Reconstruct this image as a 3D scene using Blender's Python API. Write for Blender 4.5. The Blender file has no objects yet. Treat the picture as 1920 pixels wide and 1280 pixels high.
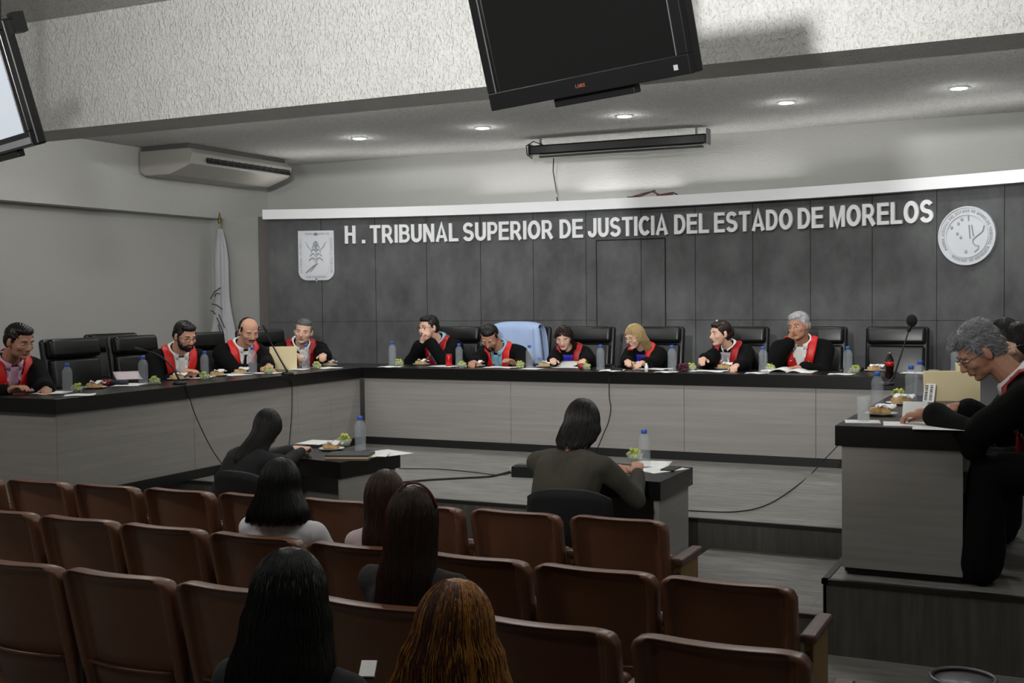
import bpy, math, random
import numpy as np
from mathutils import Vector, Matrix
from mathutils.bvhtree import BVHTree
random.seed(7); np.random.seed(7)
SC = bpy.context.scene
COL = SC.collection
PI = math.pi

# ---------------------------------------------------------------- camera
FOC, YAW, PIT, ROL, CH = 2187.0, .45265, .03645, -.01138, 1.38
cy_, sy_, cp_, sp_ = math.cos(YAW), math.sin(YAW), math.cos(PIT), math.sin(PIT)
CF = Vector((-sy_*cp_, cy_*cp_, -sp_)); CR = Vector((cy_, sy_, 0)); CU = Vector((-sy_*sp_, cy_*sp_, cp_))
cr_, sr_ = math.cos(ROL), math.sin(ROL)
cam_d = bpy.data.cameras.new('camera'); cam_d.sensor_width = 36; cam_d.lens = FOC/1920*36
cam_d.clip_start = .05; cam_d.clip_end = 100
cam = bpy.data.objects.new('camera', cam_d); COL.objects.link(cam)
R_ = CR*cr_ + CU*sr_; U_ = CR*-sr_ + CU*cr_
cam.matrix_world = Matrix(((R_.x, U_.x, -CF.x, 0), (R_.y, U_.y, -CF.y, 0), (R_.z, U_.z, -CF.z, CH), (0, 0, 0, 1)))
SC.camera = cam
def ray(x, y):
    xx, yy = x-960, y-640
    a = xx*cr_ + yy*sr_; b = -xx*sr_ + yy*cr_
    return CF + CR*(a/FOC) - CU*(b/FOC)
O_ = Vector((0, 0, CH))
def atZ(x, y, z): d = ray(x, y); return O_ + d*((z-CH)/d.z)
def atY(x, y, Y): d = ray(x, y); return O_ + d*(Y/d.y)
def atX(x, y, X): d = ray(x, y); return O_ + d*(X/d.x)

# ---------------------------------------------------------------- world and light
SC.view_settings.view_transform = 'Standard'; SC.view_settings.look = 'None'
SC.view_settings.gamma = 1; SC.view_settings.exposure = 0.62
SC.view_settings.use_curve_mapping = False
w = bpy.data.worlds.new('World'); SC.world = w; w.use_nodes = True
w.node_tree.nodes['Background'].inputs[0].default_value = (.9, .95, 1, 1)
w.node_tree.nodes['Background'].inputs[1].default_value = .02
def lamp(name, kind, loc, target, power, size=.2, color=(1, 1, 1), spot=None, sy=None, blend=.6):
    l = bpy.data.lights.new(name, kind); l.energy = power; l.color = color
    if kind == 'AREA':
        l.size = size
        if sy: l.shape = 'RECTANGLE'; l.size_y = sy
    else: l.shadow_soft_size = size
    if kind == 'SPOT': l.spot_size = math.radians(spot); l.spot_blend = blend
    o = bpy.data.objects.new(name, l); COL.objects.link(o); o.location = loc
    o.rotation_euler = (Vector(target)-Vector(loc)).to_track_quat('-Z', 'Y').to_euler()
    return o
DOWNLIGHTS = [(-6.77, 10.33), (-5.32, 10.33), (-3.83, 10.33), (-2.32, 10.33), (-.90, 10.33), (.6, 10.33)]
for i, (x, y) in enumerate(DOWNLIGHTS):
    lamp('stage_downlight', 'SPOT', (x, y, 3.03), (x, y, 0), 17, .05, (1, 1, .98), 165, blend=.9)
    lamp('downlight_glow', 'POINT', (x, y, 3.03), (x, y, 0), 1.1, .03, (1, 1, .98))
# added fill points hidden behind the hanging beam: brighten stage ceiling, walls and faces
for x in (-7.4, -5.6, -3.8, -2.0, -.3):
    lamp('beam_fill', 'POINT', (x, 7.85, 2.9), (x, 8.3, 0), 19, .06, (1, 1, .98))
# fill areas added over the white ledge, aimed up to brighten the stage ceiling
for k in range(7):
    a_ = -.36+k*.12; x = -4.38+10.45*math.sin(a_); y = 1.45+10.45*math.cos(a_)
    lamp('ledge_fill', 'AREA', (x, y, 2.5), (x, y-.45, 3.6), 1.8, 1.15, (1, 1, .98), sy=.05)
# spotlight on the hall ceiling track behind the audience, aimed at the stage
lamp('hall_spotlight', 'SPOT', (-1.2, .3, 2.6), (-3.4, 9, 4.1), 1330, .10, (1, 1, .985), spot=74, blend=1.0)
# unseen fill areas added under the hall ceiling: brighten the beam face and seats
lamp('hall_fill', 'AREA', (-3.7, 3.4, 3.6), (-3.5, 7, 3.15), 8, .9, (1, .99, .97), sy=.25)
lamp('hall_fill', 'AREA', (-6.9, 2.6, 3.6), (-6.3, 5.4, .6), 30, .9, (1, .98, .95), sy=.25)
lamp('hall_fill', 'AREA', (1.2, 4.6, 3.62), (0, 7, 2.0), 10, .9, (1, .98, .95), sy=.25)
lamp('hall_fill', 'AREA', (-3.4, .2, 3.6), (-2.6, 4.0, 0), 8, 1.2, (1, .98, .95), sy=.25)

# ---------------------------------------------------------------- materials
MATS = {}
def srgb(c):
    return tuple((v/12.92 if v <= .04045 else ((v+.055)/1.055)**2.4) for v in c)
def mat(name, c, rough=.5, metal=0, spec=.5, bump=None, var=None, emit=None, trans=0, alpha=1, coat=0, ior=1.45, sheen=0):
    """c: sRGB 0-1.  var=(scale, amount, stretch xyz)  bump=(kind, scale, strength, distance, stretch)"""
    if name in MATS: return MATS[name]
    m = bpy.data.materials.new(name); m.use_nodes = True; MATS[name] = m
    nt = m.node_tree; N = nt.nodes; L = nt.links; b = N['Principled BSDF']
    col = srgb(c)
    b.inputs['Base Color'].default_value = (*col, 1); b.inputs['Roughness'].default_value = rough
    b.inputs['Metallic'].default_value = metal; b.inputs['Specular IOR Level'].default_value = spec
    b.inputs['Transmission Weight'].default_value = trans; b.inputs['IOR'].default_value = ior
    b.inputs['Coat Weight'].default_value = coat; b.inputs['Alpha'].default_value = alpha
    b.inputs['Sheen Weight'].default_value = sheen
    if emit: b.inputs['Emission Color'].default_value = (*emit[0], 1); b.inputs['Emission Strength'].default_value = emit[1]
    tc = N.new('ShaderNodeTexCoord') if (var or bump) else None
    def mapped(st):
        mp = N.new('ShaderNodeMapping'); mp.inputs['Scale'].default_value = st; L.new(tc.outputs['Object'], mp.inputs['Vector']); return mp
    if var:
        sc, am, st = var; mp = mapped(st)
        n = N.new('ShaderNodeTexNoise'); n.inputs['Scale'].default_value = sc; n.inputs['Detail'].default_value = 6; n.inputs['Roughness'].default_value = .6
        L.new(mp.outputs[0], n.inputs['Vector'])
        r = N.new('ShaderNodeValToRGB'); r.color_ramp.elements[0].position = .3; r.color_ramp.elements[1].position = .7
        r.color_ramp.elements[0].color = (*[max(0, v*(1-am)) for v in col], 1); r.color_ramp.elements[1].color = (*[min(1, v*(1+am)) for v in col], 1)
        L.new(n.outputs['Fac'], r.inputs['Fac']); L.new(r.outputs['Color'], b.inputs['Base Color'])
    if bump:
        kind, sc, stg, dist, st = bump; mp = mapped(st)
        if kind == 'voronoi':
            t = N.new('ShaderNodeTexVoronoi'); t.feature = 'SMOOTH_F1'; t.inputs['Scale'].default_value = sc
            n = N.new('ShaderNodeTexNoise'); n.inputs['Scale'].default_value = sc*.6; n.inputs['Detail'].default_value = 4
            L.new(mp.outputs[0], n.inputs['Vector'])
            mx = N.new('ShaderNodeVectorMath'); mx.operation = 'MULTIPLY_ADD'; mx.inputs[1].default_value = (.12, .12, .12)
            L.new(n.outputs['Color'], mx.inputs[0]); L.new(mp.outputs[0], mx.inputs[2]); L.new(mx.outputs[0], t.inputs['Vector'])
            out = t.outputs['Distance']
        else:
            t = N.new('ShaderNodeTexNoise'); t.inputs['Scale'].default_value = sc; t.inputs['Detail'].default_value = 5; L.new(mp.outputs[0], t.inputs['Vector']); out = t.outputs['Fac']
        bp = N.new('ShaderNodeBump'); bp.inputs['Strength'].default_value = stg; bp.inputs['Distance'].default_value = dist
        L.new(out, bp.inputs['Height']); L.new(bp.outputs['Normal'], b.inputs['Normal'])
    return m
def hair_mat(name, cols, rough=.42):
    if name in MATS: return MATS[name]
    m = bpy.data.materials.new(name); m.use_nodes = True; MATS[name] = m
    nt = m.node_tree; N = nt.nodes; L = nt.links; b = N['Principled BSDF']
    g = N.new('ShaderNodeNewGeometry'); r = N.new('ShaderNodeValToRGB'); el = r.color_ramp.elements
    while len(el) < len(cols): el.new(.5)
    for i, c in enumerate(cols):
        el[i].position = i/max(1, len(cols)-1); el[i].color = (*srgb(c), 1)
    L.new(g.outputs['Random Per Island'], r.inputs['Fac']); L.new(r.outputs['Color'], b.inputs['Base Color'])
    b.inputs['Roughness'].default_value = rough; b.inputs['Specular IOR Level'].default_value = .35
    return m
M_STUCCO = mat('stucco_white', (.83, .83, .815), .95, spec=.2, bump=('voronoi', 40, .9, .020, (1, 1, .6)), var=(3, .05, (1, 1, 1)))
M_STUCCO_UP = mat('stucco_upper_wall', (.74, .74, .725), .95, spec=.15, bump=('noise', 30, .4, .012, (1, 1, 1.6)))
M_CEIL = mat('stucco_ceiling', (.86, .855, .84), .95, bump=('voronoi', 45, 1.0, .03, (1, 1, 1)), var=(55, .22, (1, 1, 1)))
M_PLASTER = mat('plain_plaster', (.70, .70, .685), .8, bump=('noise', 8, .1, .004, (1, 1, 1)))
M_SLATE = mat('slate_panel', (.30, .307, .307), .55, var=(2.6, .42, (1.3, 1.3, .8)), bump=('noise', 7, .35, .006, (1, 1, .6)))
M_GAP = mat('joint_dark', (.10, .10, .10), .9)
M_WHITE = mat('white_paint', (.93, .935, .94), .45)
M_LETTER = mat('white_acrylic', (.90, .905, .91), .4)
M_RELIEF = mat('pewter_relief', (.80, .81, .83), .38, metal=.25)
M_LAM = mat('grey_laminate', (.55, .537, .522), .5, var=(3.2, .12, (.35, .35, 9)))
M_BLACKTOP = mat('black_worktop', (.045, .044, .044), .3)
M_PLINTH = mat('black_plinth', (.06, .06, .06), .5)
M_FLOOR = None
M_RISER = mat('dark_wood_riser', (.30, .295, .27), .5, var=(5, .3, (6, 6, .5)))
M_NOSE = mat('step_nosing', (.12, .12, .12), .4)
M_LEATHER = mat('black_leather', (.075, .075, .078), .33, bump=('noise', 60, .15, .002, (1, 1, 1)))
M_CHROME = mat('chrome', (.75, .75, .75), .2, metal=1)
M_BLKPL = mat('black_plastic', (.06, .06, .062), .35)
M_BROWN = mat('brown_vinyl', (.43, .285, .205), .34, var=(4, .12, (1, 1, 1)), bump=('noise', 90, .08, .001, (1, 1, 1)))
M_BROWNP = mat('brown_back_panel', (.36, .235, .17), .36, var=(3, .15, (1, 1, 1)))
M_ARMW = mat('armrest_wood', (.36, .27, .24), .4, var=(8, .15, (1, 6, 1)))
M_PLY = mat('plywood_side', (.52, .42, .25), .6, var=(5, .15, (6, 6, 1)))
M_STEEL = mat('grey_steel', (.45, .45, .45), .4, metal=.7)
M_DARKST = mat('dark_steel', (.12, .11, .11), .5, metal=.3)
M_SKIN = mat('skin_tan', (.79, .60, .50), .5, spec=.35)
M_SKIN2 = mat('skin_light', (.86, .69, .60), .5, spec=.35)
M_SKIN3 = mat('skin_brown', (.70, .515, .42), .5, spec=.35)
M_ROBE = mat('black_gown_cloth', (.030, .032, .033), .9, spec=.2, bump=('noise', 14, .5, .012, (1, 1, .5)))
M_RED = mat('red_satin', (.82, .13, .12), .42)
M_REDD = mat('deep_red_satin', (.62, .07, .10), .42)
M_SHIRTW = mat('white_shirt', (.92, .91, .90), .7)
M_SHIRTP = mat('pink_striped_shirt', (.85, .66, .76), .7)
M_SHIRTB = mat('light_blue_shirt', (.55, .72, .80), .7)
M_BLUE = mat('royal_blue_blouse', (.16, .14, .62), .6)
M_TIE = mat('dark_tie', (.16, .10, .14), .5)
M_GOLD = mat('gold_brooch', (.90, .62, .25), .3, metal=.7)
M_EYEW = mat('eye_white', (.80, .78, .75), .3)
M_EYED = mat('eye_dark', (.07, .045, .035), .2)
M_LIP = mat('lips', (.58, .33, .30), .5)
M_LIPR = mat('lips_red', (.62, .22, .24), .45)
M_GLASSF = mat('dark_frame', (.10, .09, .09), .3)
M_PAPER = mat('white_paper', (.93, .93, .92), .7)
M_MANILA = mat('manila_card', (.86, .80, .64), .7)
M_GRAPE = mat('green_grape', (.66, .70, .34), .25, var=(30, .2, (1, 1, 1)))
M_BREAD = mat('bread', (.72, .58, .38), .7, var=(30, .35, (1, 1, 1)))
M_PET = mat('clear_plastic', (.78, .81, .84), .08, spec=1.0, alpha=.19, coat=1)
M_WATER = mat('bottle_label', (.78, .84, .88), .3, trans=.35, ior=1.2)
M_CAP = mat('blue_cap', (.20, .36, .72), .4)
M_GLASS = mat('drinking_glass', (.85, .88, .88), .04, spec=1.0, alpha=.28, coat=1)
M_CABLE = mat('black_cable', (.05, .05, .05), .5)
M_COLA = mat('dark_cola', (.10, .045, .035), .15)
M_CAN = mat('red_can', (.74, .12, .12), .3, metal=.3)

# floor laminate: planks with diagonal streaks
def floor_mat():
    m = bpy.data.materials.new('grey_laminate_floor'); m.use_nodes = True
    nt = m.node_tree; N = nt.nodes; L = nt.links; b = N['Principled BSDF']
    tc = N.new('ShaderNodeTexCoord'); mp = N.new('ShaderNodeMapping'); mp.inputs['Rotation'].default_value = (0, 0, 0)
    L.new(tc.outputs['Object'], mp.inputs['Vector'])
    br = N.new('ShaderNodeTexBrick'); br.inputs['Scale'].default_value = 1; br.inputs['Brick Width'].default_value = 1.2; br.inputs['Row Height'].default_value = .19
    br.inputs['Mortar Size'].default_value = .0015; br.inputs['Color1'].default_value = (*srgb((.545, .54, .52)), 1); br.inputs['Color2'].default_value = (*srgb((.50, .495, .475)), 1)
    br.inputs['Mortar'].default_value = (*srgb((.36, .355, .34)), 1); L.new(mp.outputs[0], br.inputs['Vector'])
    mp2 = N.new('ShaderNodeMapping'); mp2.inputs['Scale'].default_value = (2.2, 12, 1); mp2.inputs['Rotation'].default_value = (0, 0, -.25); L.new(tc.outputs['Object'], mp2.inputs['Vector'])
    n = N.new('ShaderNodeTexNoise'); n.inputs['Scale'].default_value = 1.6; n.inputs['Detail'].default_value = 7; n.inputs['Roughness'].default_value = .65
    L.new(mp2.outputs[0], n.inputs['Vector'])
    r = N.new('ShaderNodeValToRGB'); r.color_ramp.elements[0].position = .3; r.color_ramp.elements[1].position = .72
    r.color_ramp.elements[0].color = (.55, .55, .55, 1); r.color_ramp.elements[1].color = (1.3, 1.3, 1.3, 1); L.new(n.outputs['Fac'], r.inputs['Fac'])
    mx = N.new('ShaderNodeMix'); mx.data_type = 'RGBA'; mx.blend_type = 'MULTIPLY'; mx.inputs[0].default_value = 1
    L.new(br.outputs['Color'], mx.inputs[6]); L.new(r.outputs['Color'], mx.inputs[7]); L.new(mx.outputs[2], b.inputs['Base Color'])
    b.inputs['Roughness'].default_value = .42
    return m
M_FLOOR = floor_mat()

# ---------------------------------------------------------------- mesh helpers
class MB:
    def __init__(s): s.v = []; s.f = []
    def add(s, vs, fs):
        o = len(s.v); s.v += [tuple(v) for v in vs]; s.f += [tuple(i+o for i in f) for f in fs]; return s
    def box(s, lo, hi, M=None):
        x0, y0, z0 = lo; x1, y1, z1 = hi
        vs = [Vector(p) for p in ((x0, y0, z0), (x1, y0, z0), (x1, y1, z0), (x0, y1, z0), (x0, y0, z1), (x1, y0, z1), (x1, y1, z1), (x0, y1, z1))]
        if M: vs = [M @ v for v in vs]
        return s.add(vs, [(0, 3, 2, 1), (4, 5, 6, 7), (0, 1, 5, 4), (1, 2, 6, 5), (2, 3, 7, 6), (3, 0, 4, 7)])
    def lathe(s, prof, c=(0, 0, 0), n=20, M=None):
        vs = []; fs = []
        for r, z in prof:
            for i in range(n):
                a = 2*PI*i/n; vs.append(Vector((c[0]+r*math.cos(a), c[1]+r*math.sin(a), c[2]+z)))
        for k in range(len(prof)-1):
            for i in range(n):
                j = (i+1) % n; fs.append((k*n+i, k*n+j, (k+1)*n+j, (k+1)*n+i))
        fs.append(tuple(range(n-1, -1, -1))); fs.append(tuple((len(prof)-1)*n+i for i in range(n)))
        if M: vs = [M @ v for v in vs]
        return s.add(vs, fs)
    def tube(s, pts, r, n=8, closed=False):
        pts = [Vector(p) for p in pts]; rs = r if isinstance(r, (list, tuple)) else [r]*len(pts)
        vs = []; fs = []; up = None
        for i, p in enumerate(pts):
            if closed: t = pts[(i+1) % len(pts)]-pts[i-1]
            else: t = pts[min(i+1, len(pts)-1)]-pts[max(i-1, 0)]
            if t.length < 1e-9: t = Vector((0, 0, 1))
            t.normalize()
            if up is None: up = Vector((0, 0, 1)) if abs(t.z) < .9 else Vector((1, 0, 0))
            a = t.cross(up)
            if a.length < 1e-4: a = t.orthogonal()
            a.normalize(); b = a.cross(t).normalized(); up = b
            for k in range(n):
                an = 2*PI*k/n; vs.append(p + (a*math.cos(an)+b*math.sin(an))*rs[i])
        m = len(pts)
        for i in range(m if closed else m-1):
            for k in range(n):
                k2 = (k+1) % n; i2 = (i+1) % m
                fs.append((i*n+k, i*n+k2, i2*n+k2, i2*n+k))
        if not closed: fs.append(tuple(range(n-1, -1, -1))); fs.append(tuple((m-1)*n+k for k in range(n)))
        return s.add(vs, fs)
    def ell(s, c, r, n=16, m=10, M=None):
        c = Vector(c); r = (r, r, r) if not isinstance(r, (list, tuple)) else r
        vs = []; fs = []
        for j in range(m+1):
            th = PI*j/m
            for i in range(n):
                a = 2*PI*i/n
                p = Vector((r[0]*math.sin(th)*math.cos(a), r[1]*math.sin(th)*math.sin(a), r[2]*math.cos(th)))
                vs.append(c + (M @ p if M else p))
        for j in range(m):
            for i in range(n):
                k = (i+1) % n; fs.append((j*n+i, (j+1)*n+i, (j+1)*n+k, j*n+k))
        return s.add(vs, fs)
    def cap(s, p0, r0, p1, r1, n=12, m=5):
        p0 = Vector(p0); p1 = Vector(p1); t = (p1-p0)
        if t.length < 1e-6: return s.ell(p0, r0)
        t.normalize(); a = t.orthogonal().normalized(); b = t.cross(a)
        vs = []; fs = []; rings = []
        for j in range(m+1):
            th = PI/2*j/m; rings.append((p0 - t*r0*math.cos(th), r0*math.sin(th)))
        for j in range(m+1):
            th = PI/2*j/m; rings.append((p1 + t*r1*math.sin(th), r1*math.cos(th)))
        for c, r in rings:
            r = max(r, 1e-5)
            for i in range(n):
                an = 2*PI*i/n; vs.append(c + (a*math.cos(an)+b*math.sin(an))*r)
        for j in range(len(rings)-1):
            for i in range(n):
                k = (i+1) % n; fs.append((j*n+i, j*n+k, (j+1)*n+k, (j+1)*n+i))
        return s.add(vs, fs)
    def grid(s, P):   # P[i][j] points, open sheet
        ni, nj = len(P), len(P[0]); vs = [p for row in P for p in row]
        return s.add(vs, [(i*nj+j, i*nj+j+1, (i+1)*nj+j+1, (i+1)*nj+j) for i in range(ni-1) for j in range(nj-1)])
    def build(s, name, m, parent=None, loc=(0, 0, 0), smooth=False, bevel=0, seg=2, solid=0, sub=0, off=None):
        me = bpy.data.meshes.new(name)
        vs = s.v
        if off is not None: vs = [(v[0]-off[0], v[1]-off[1], v[2]-off[2]) for v in vs]
        me.from_pydata(vs, [], s.f); me.update()
        me.materials.append(m)
        o = bpy.data.objects.new(name, me); COL.objects.link(o); o.location = loc
        if parent: o.parent = parent
        if smooth: me.polygons.foreach_set('use_smooth', [True]*len(me.polygons))
        if solid: q = o.modifiers.new('solid', 'SOLIDIFY'); q.thickness = solid; q.offset = 1
        if bevel: q = o.modifiers.new('bevel', 'BEVEL'); q.width = bevel; q.segments = seg; q.limit_method = 'ANGLE'; q.angle_limit = .7; q.harden_normals = False
        if sub: q = o.modifiers.new('sub', 'SUBSURF'); q.levels = sub; q.render_levels = sub
        return o
def tag(o, label=None, cat=None, group=None, kind=None):
    if label: o['label'] = label
    if cat: o['category'] = cat
    if group: o['group'] = group
    if kind: o['kind'] = kind
    return o
def empty(name, loc, rz=0, label=None, cat=None, group=None):
    o = bpy.data.objects.new(name, None); COL.objects.link(o); o.location = loc; o.rotation_euler = (0, 0, rz)
    o.empty_display_size = .1
    return tag(o, label, cat, group)
def kids(o): return [c for c in bpy.data.objects if c.parent == o]
def copy_tree(o, parent=None):
    c = o.copy(); COL.objects.link(c)
    if parent: c.parent = parent
    for ch in kids(o): copy_tree(ch, c)
    return c
def struct(o): o['kind'] = 'structure'; return o

def arc_pts(r, a0, a1, n): return [a0+(a1-a0)*i/(n-1) for i in range(n)]
# ---------------------------------------------------------------- room
B = .74; FL = -.368; LD = -.178      # bench top, hall floor, landing
m = MB().box((-9.6, 7.01, -.3), (2.2, 12.2, 0)); struct(m.build('floor_stage', M_FLOOR))
m = MB().box((-9.6, -1.0, FL-.2), (3.2, 7.01, FL)); struct(m.build('floor', M_FLOOR))
m = MB().box((-2.05, 5.72, FL), (-1.10, 7.0, LD)); struct(m.build('floor_landing', M_FLOOR))
m = MB().box((-1.098, 5.735, FL), (2.2, 7.01, -.004)); struct(m.build('floor_platform', M_FLOOR))
m = MB().box((-9.6, 6.995, FL), (-1.1, 7.009, -.022)); struct(m.build('trim_1', M_RISER))
m = MB().box((-2.05, 5.712, FL), (-1.1, 5.722, LD-.012)); struct(m.build('trim_2', M_RISER))
m = MB().box((-1.11, 5.722, FL), (2.2, 5.736, -.02)).box((-1.114, 5.722, FL), (-1.098, 7.0, -.02)); struct(m.build('trim_3', M_RISER))
m = MB().box((-9.6, 6.992, -.022), (-1.1, 7.02, .003)).box((-1.12, 5.715, -.022), (2.2, 5.75, .001)).box((-1.12, 5.715, -.022), (-1.09, 7.0, .001)).box((-2.05, 5.705, LD-.014), (-1.1, 5.73, LD+.002))
struct(m.build('trim_4', M_NOSE))
# ceilings, beam, walls
m = MB().box((-9.6, 7.3, 3.08), (3.2, 12.2, 3.3)); struct(m.build('ceiling_stage', M_CEIL))
m = MB().box((-9.6, -1.0, 3.70), (3.2, 7.2, 3.9)); struct(m.build('ceiling', M_CEIL))
m = MB().box((-9.6, 7.0, 2.80), (3.2, 7.46, 3.75)); struct(m.build('ceiling_beam', M_STUCCO))
m = MB().box((-9.6, 12.0, -.1), (2.2, 12.25, 3.2)); struct(m.build('wall_back', M_STUCCO_UP))
m = MB().box((-9.6, -1, 2.38), (-9.25, 12.1, 3.85)); struct(m.build('wall_left', M_STUCCO_UP))
m = MB().box((-9.75, -1, -.5), (-9.45, 12.1, 2.40)); struct(m.build('wall_left_lower', M_PLASTER))
m = MB().box((-9.5, 11.15, 0), (-8.56, 12.05, 2.38)); struct(m.build('wall_pier', M_PLASTER))
m = MB().box((2.1, -1, -.5), (2.4, 12.1, 3.85)); struct(m.build('wall_right', M_PLASTER))
m = MB().box((-9.75, -1.2, -.6), (2.4, -1.0, 3.9)); struct(m.build('wall_rear', M_PLASTER))

# curved slate wall
AX, AR = -4.38, 10.35; AY = 11.80-AR
def arc(X_or_a, r=0, z=0, ang=False):
    a = X_or_a if ang else math.asin((X_or_a-AX)/AR)
    return Vector((AX+(AR-r)*math.sin(a), AY+(AR-r)*math.cos(a), z))
def arc_hit(x, y, r=0):
    d = ray(x, y); ox, oy = -AX, -AY; R = AR-r
    A = d.x**2+d.y**2; Bq = ox*d.x+oy*d.y; Cq = ox*ox+oy*oy-R*R
    t = (-Bq+math.sqrt(Bq*Bq-A*Cq))/A; p = O_+d*t
    return math.atan2(p.x-AX, p.y-AY), p.z
A0 = arc_hit(506, 600)[0]
jpx = [604, 705, 801, 902, 1001, 1100, 1204, 1305, 1413, 1521, 1637, 1758, 1885]
ja = [A0]+[arc_hit(x, 500)[0] for x in jpx]; step = ja[-1]-ja[-2]
ja += [ja[-1]+step*k for k in range(1, 5)]
def arcbox(mb, a0, a1, r0, r1, z0, z1, n=6):
    vs = []; fs = []
    for i in range(n+1):
        a = a0+(a1-a0)*i/n
        for r, z in ((r0, z0), (r1, z0), (r1, z1), (r0, z1)): vs.append(arc(a, r, z, True))
    for i in range(n):
        for k in range(4):
            l = (k+1) % 4; fs.append((i*4+k, i*4+l, (i+1)*4+l, (i+1)*4+k))
    fs.append((3, 2, 1, 0)); fs.append(tuple(n*4+k for k in range(4)))
    mb.add(vs, fs)
m = MB(); dr = (arc_hit(1120, 500)[0], arc_hit(1249, 500)[0])
g = .0003
for i in range(len(ja)-1):
    for z0, z1 in ((0, 1.138), (1.142, 2.34)):
        segs = [(ja[i], ja[i+1])]
        for a0, a1 in segs: arcbox(m, a0+g, a1-g, .0, .02, z0, z1, 3)
struct(m.build('wall_slate', M_SLATE))
m = MB(); arcbox(m, ja[0], ja[-1], -.06, .012, 0, 2.36, 60); struct(m.build('wall_slate_backing', M_GAP))
# hidden flush door in the slate wall
dz = 2.0
m = MB(); arcbox(m, dr[0]+.0006, arc_hit(1204, 500)[0]-.0004, .021, .028, .02, dz-.004, 4); arcbox(m, arc_hit(1204, 500)[0]+.0003, dr[1]-.0006, .021, .026, .02, dz-.004, 3)
struct(m.build('door_1', M_SLATE))
m = MB(); arcbox(m, dr[0]-.0004, dr[0]+.0005, .02, .03, 0, dz, 1); arcbox(m, dr[1]-.0005, dr[1]+.0004, .02, .028, 0, dz, 1); arcbox(m, dr[0], dr[1], .02, .033, dz-.006, dz+.006, 4)
struct(m.build('trim_5', M_GAP))
m = MB(); arcbox(m, A0-.003, ja[-1], -.25, .13, 2.325, 2.435, 70); struct(m.build('trim_6', M_WHITE))
m = MB().box((-8.62, 10.985, 0), (-8.455, 12.0, 2.37)); struct(m.build('trim_7', mat('column_grey_brown', (.42, .40, .39), .6)))

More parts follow.
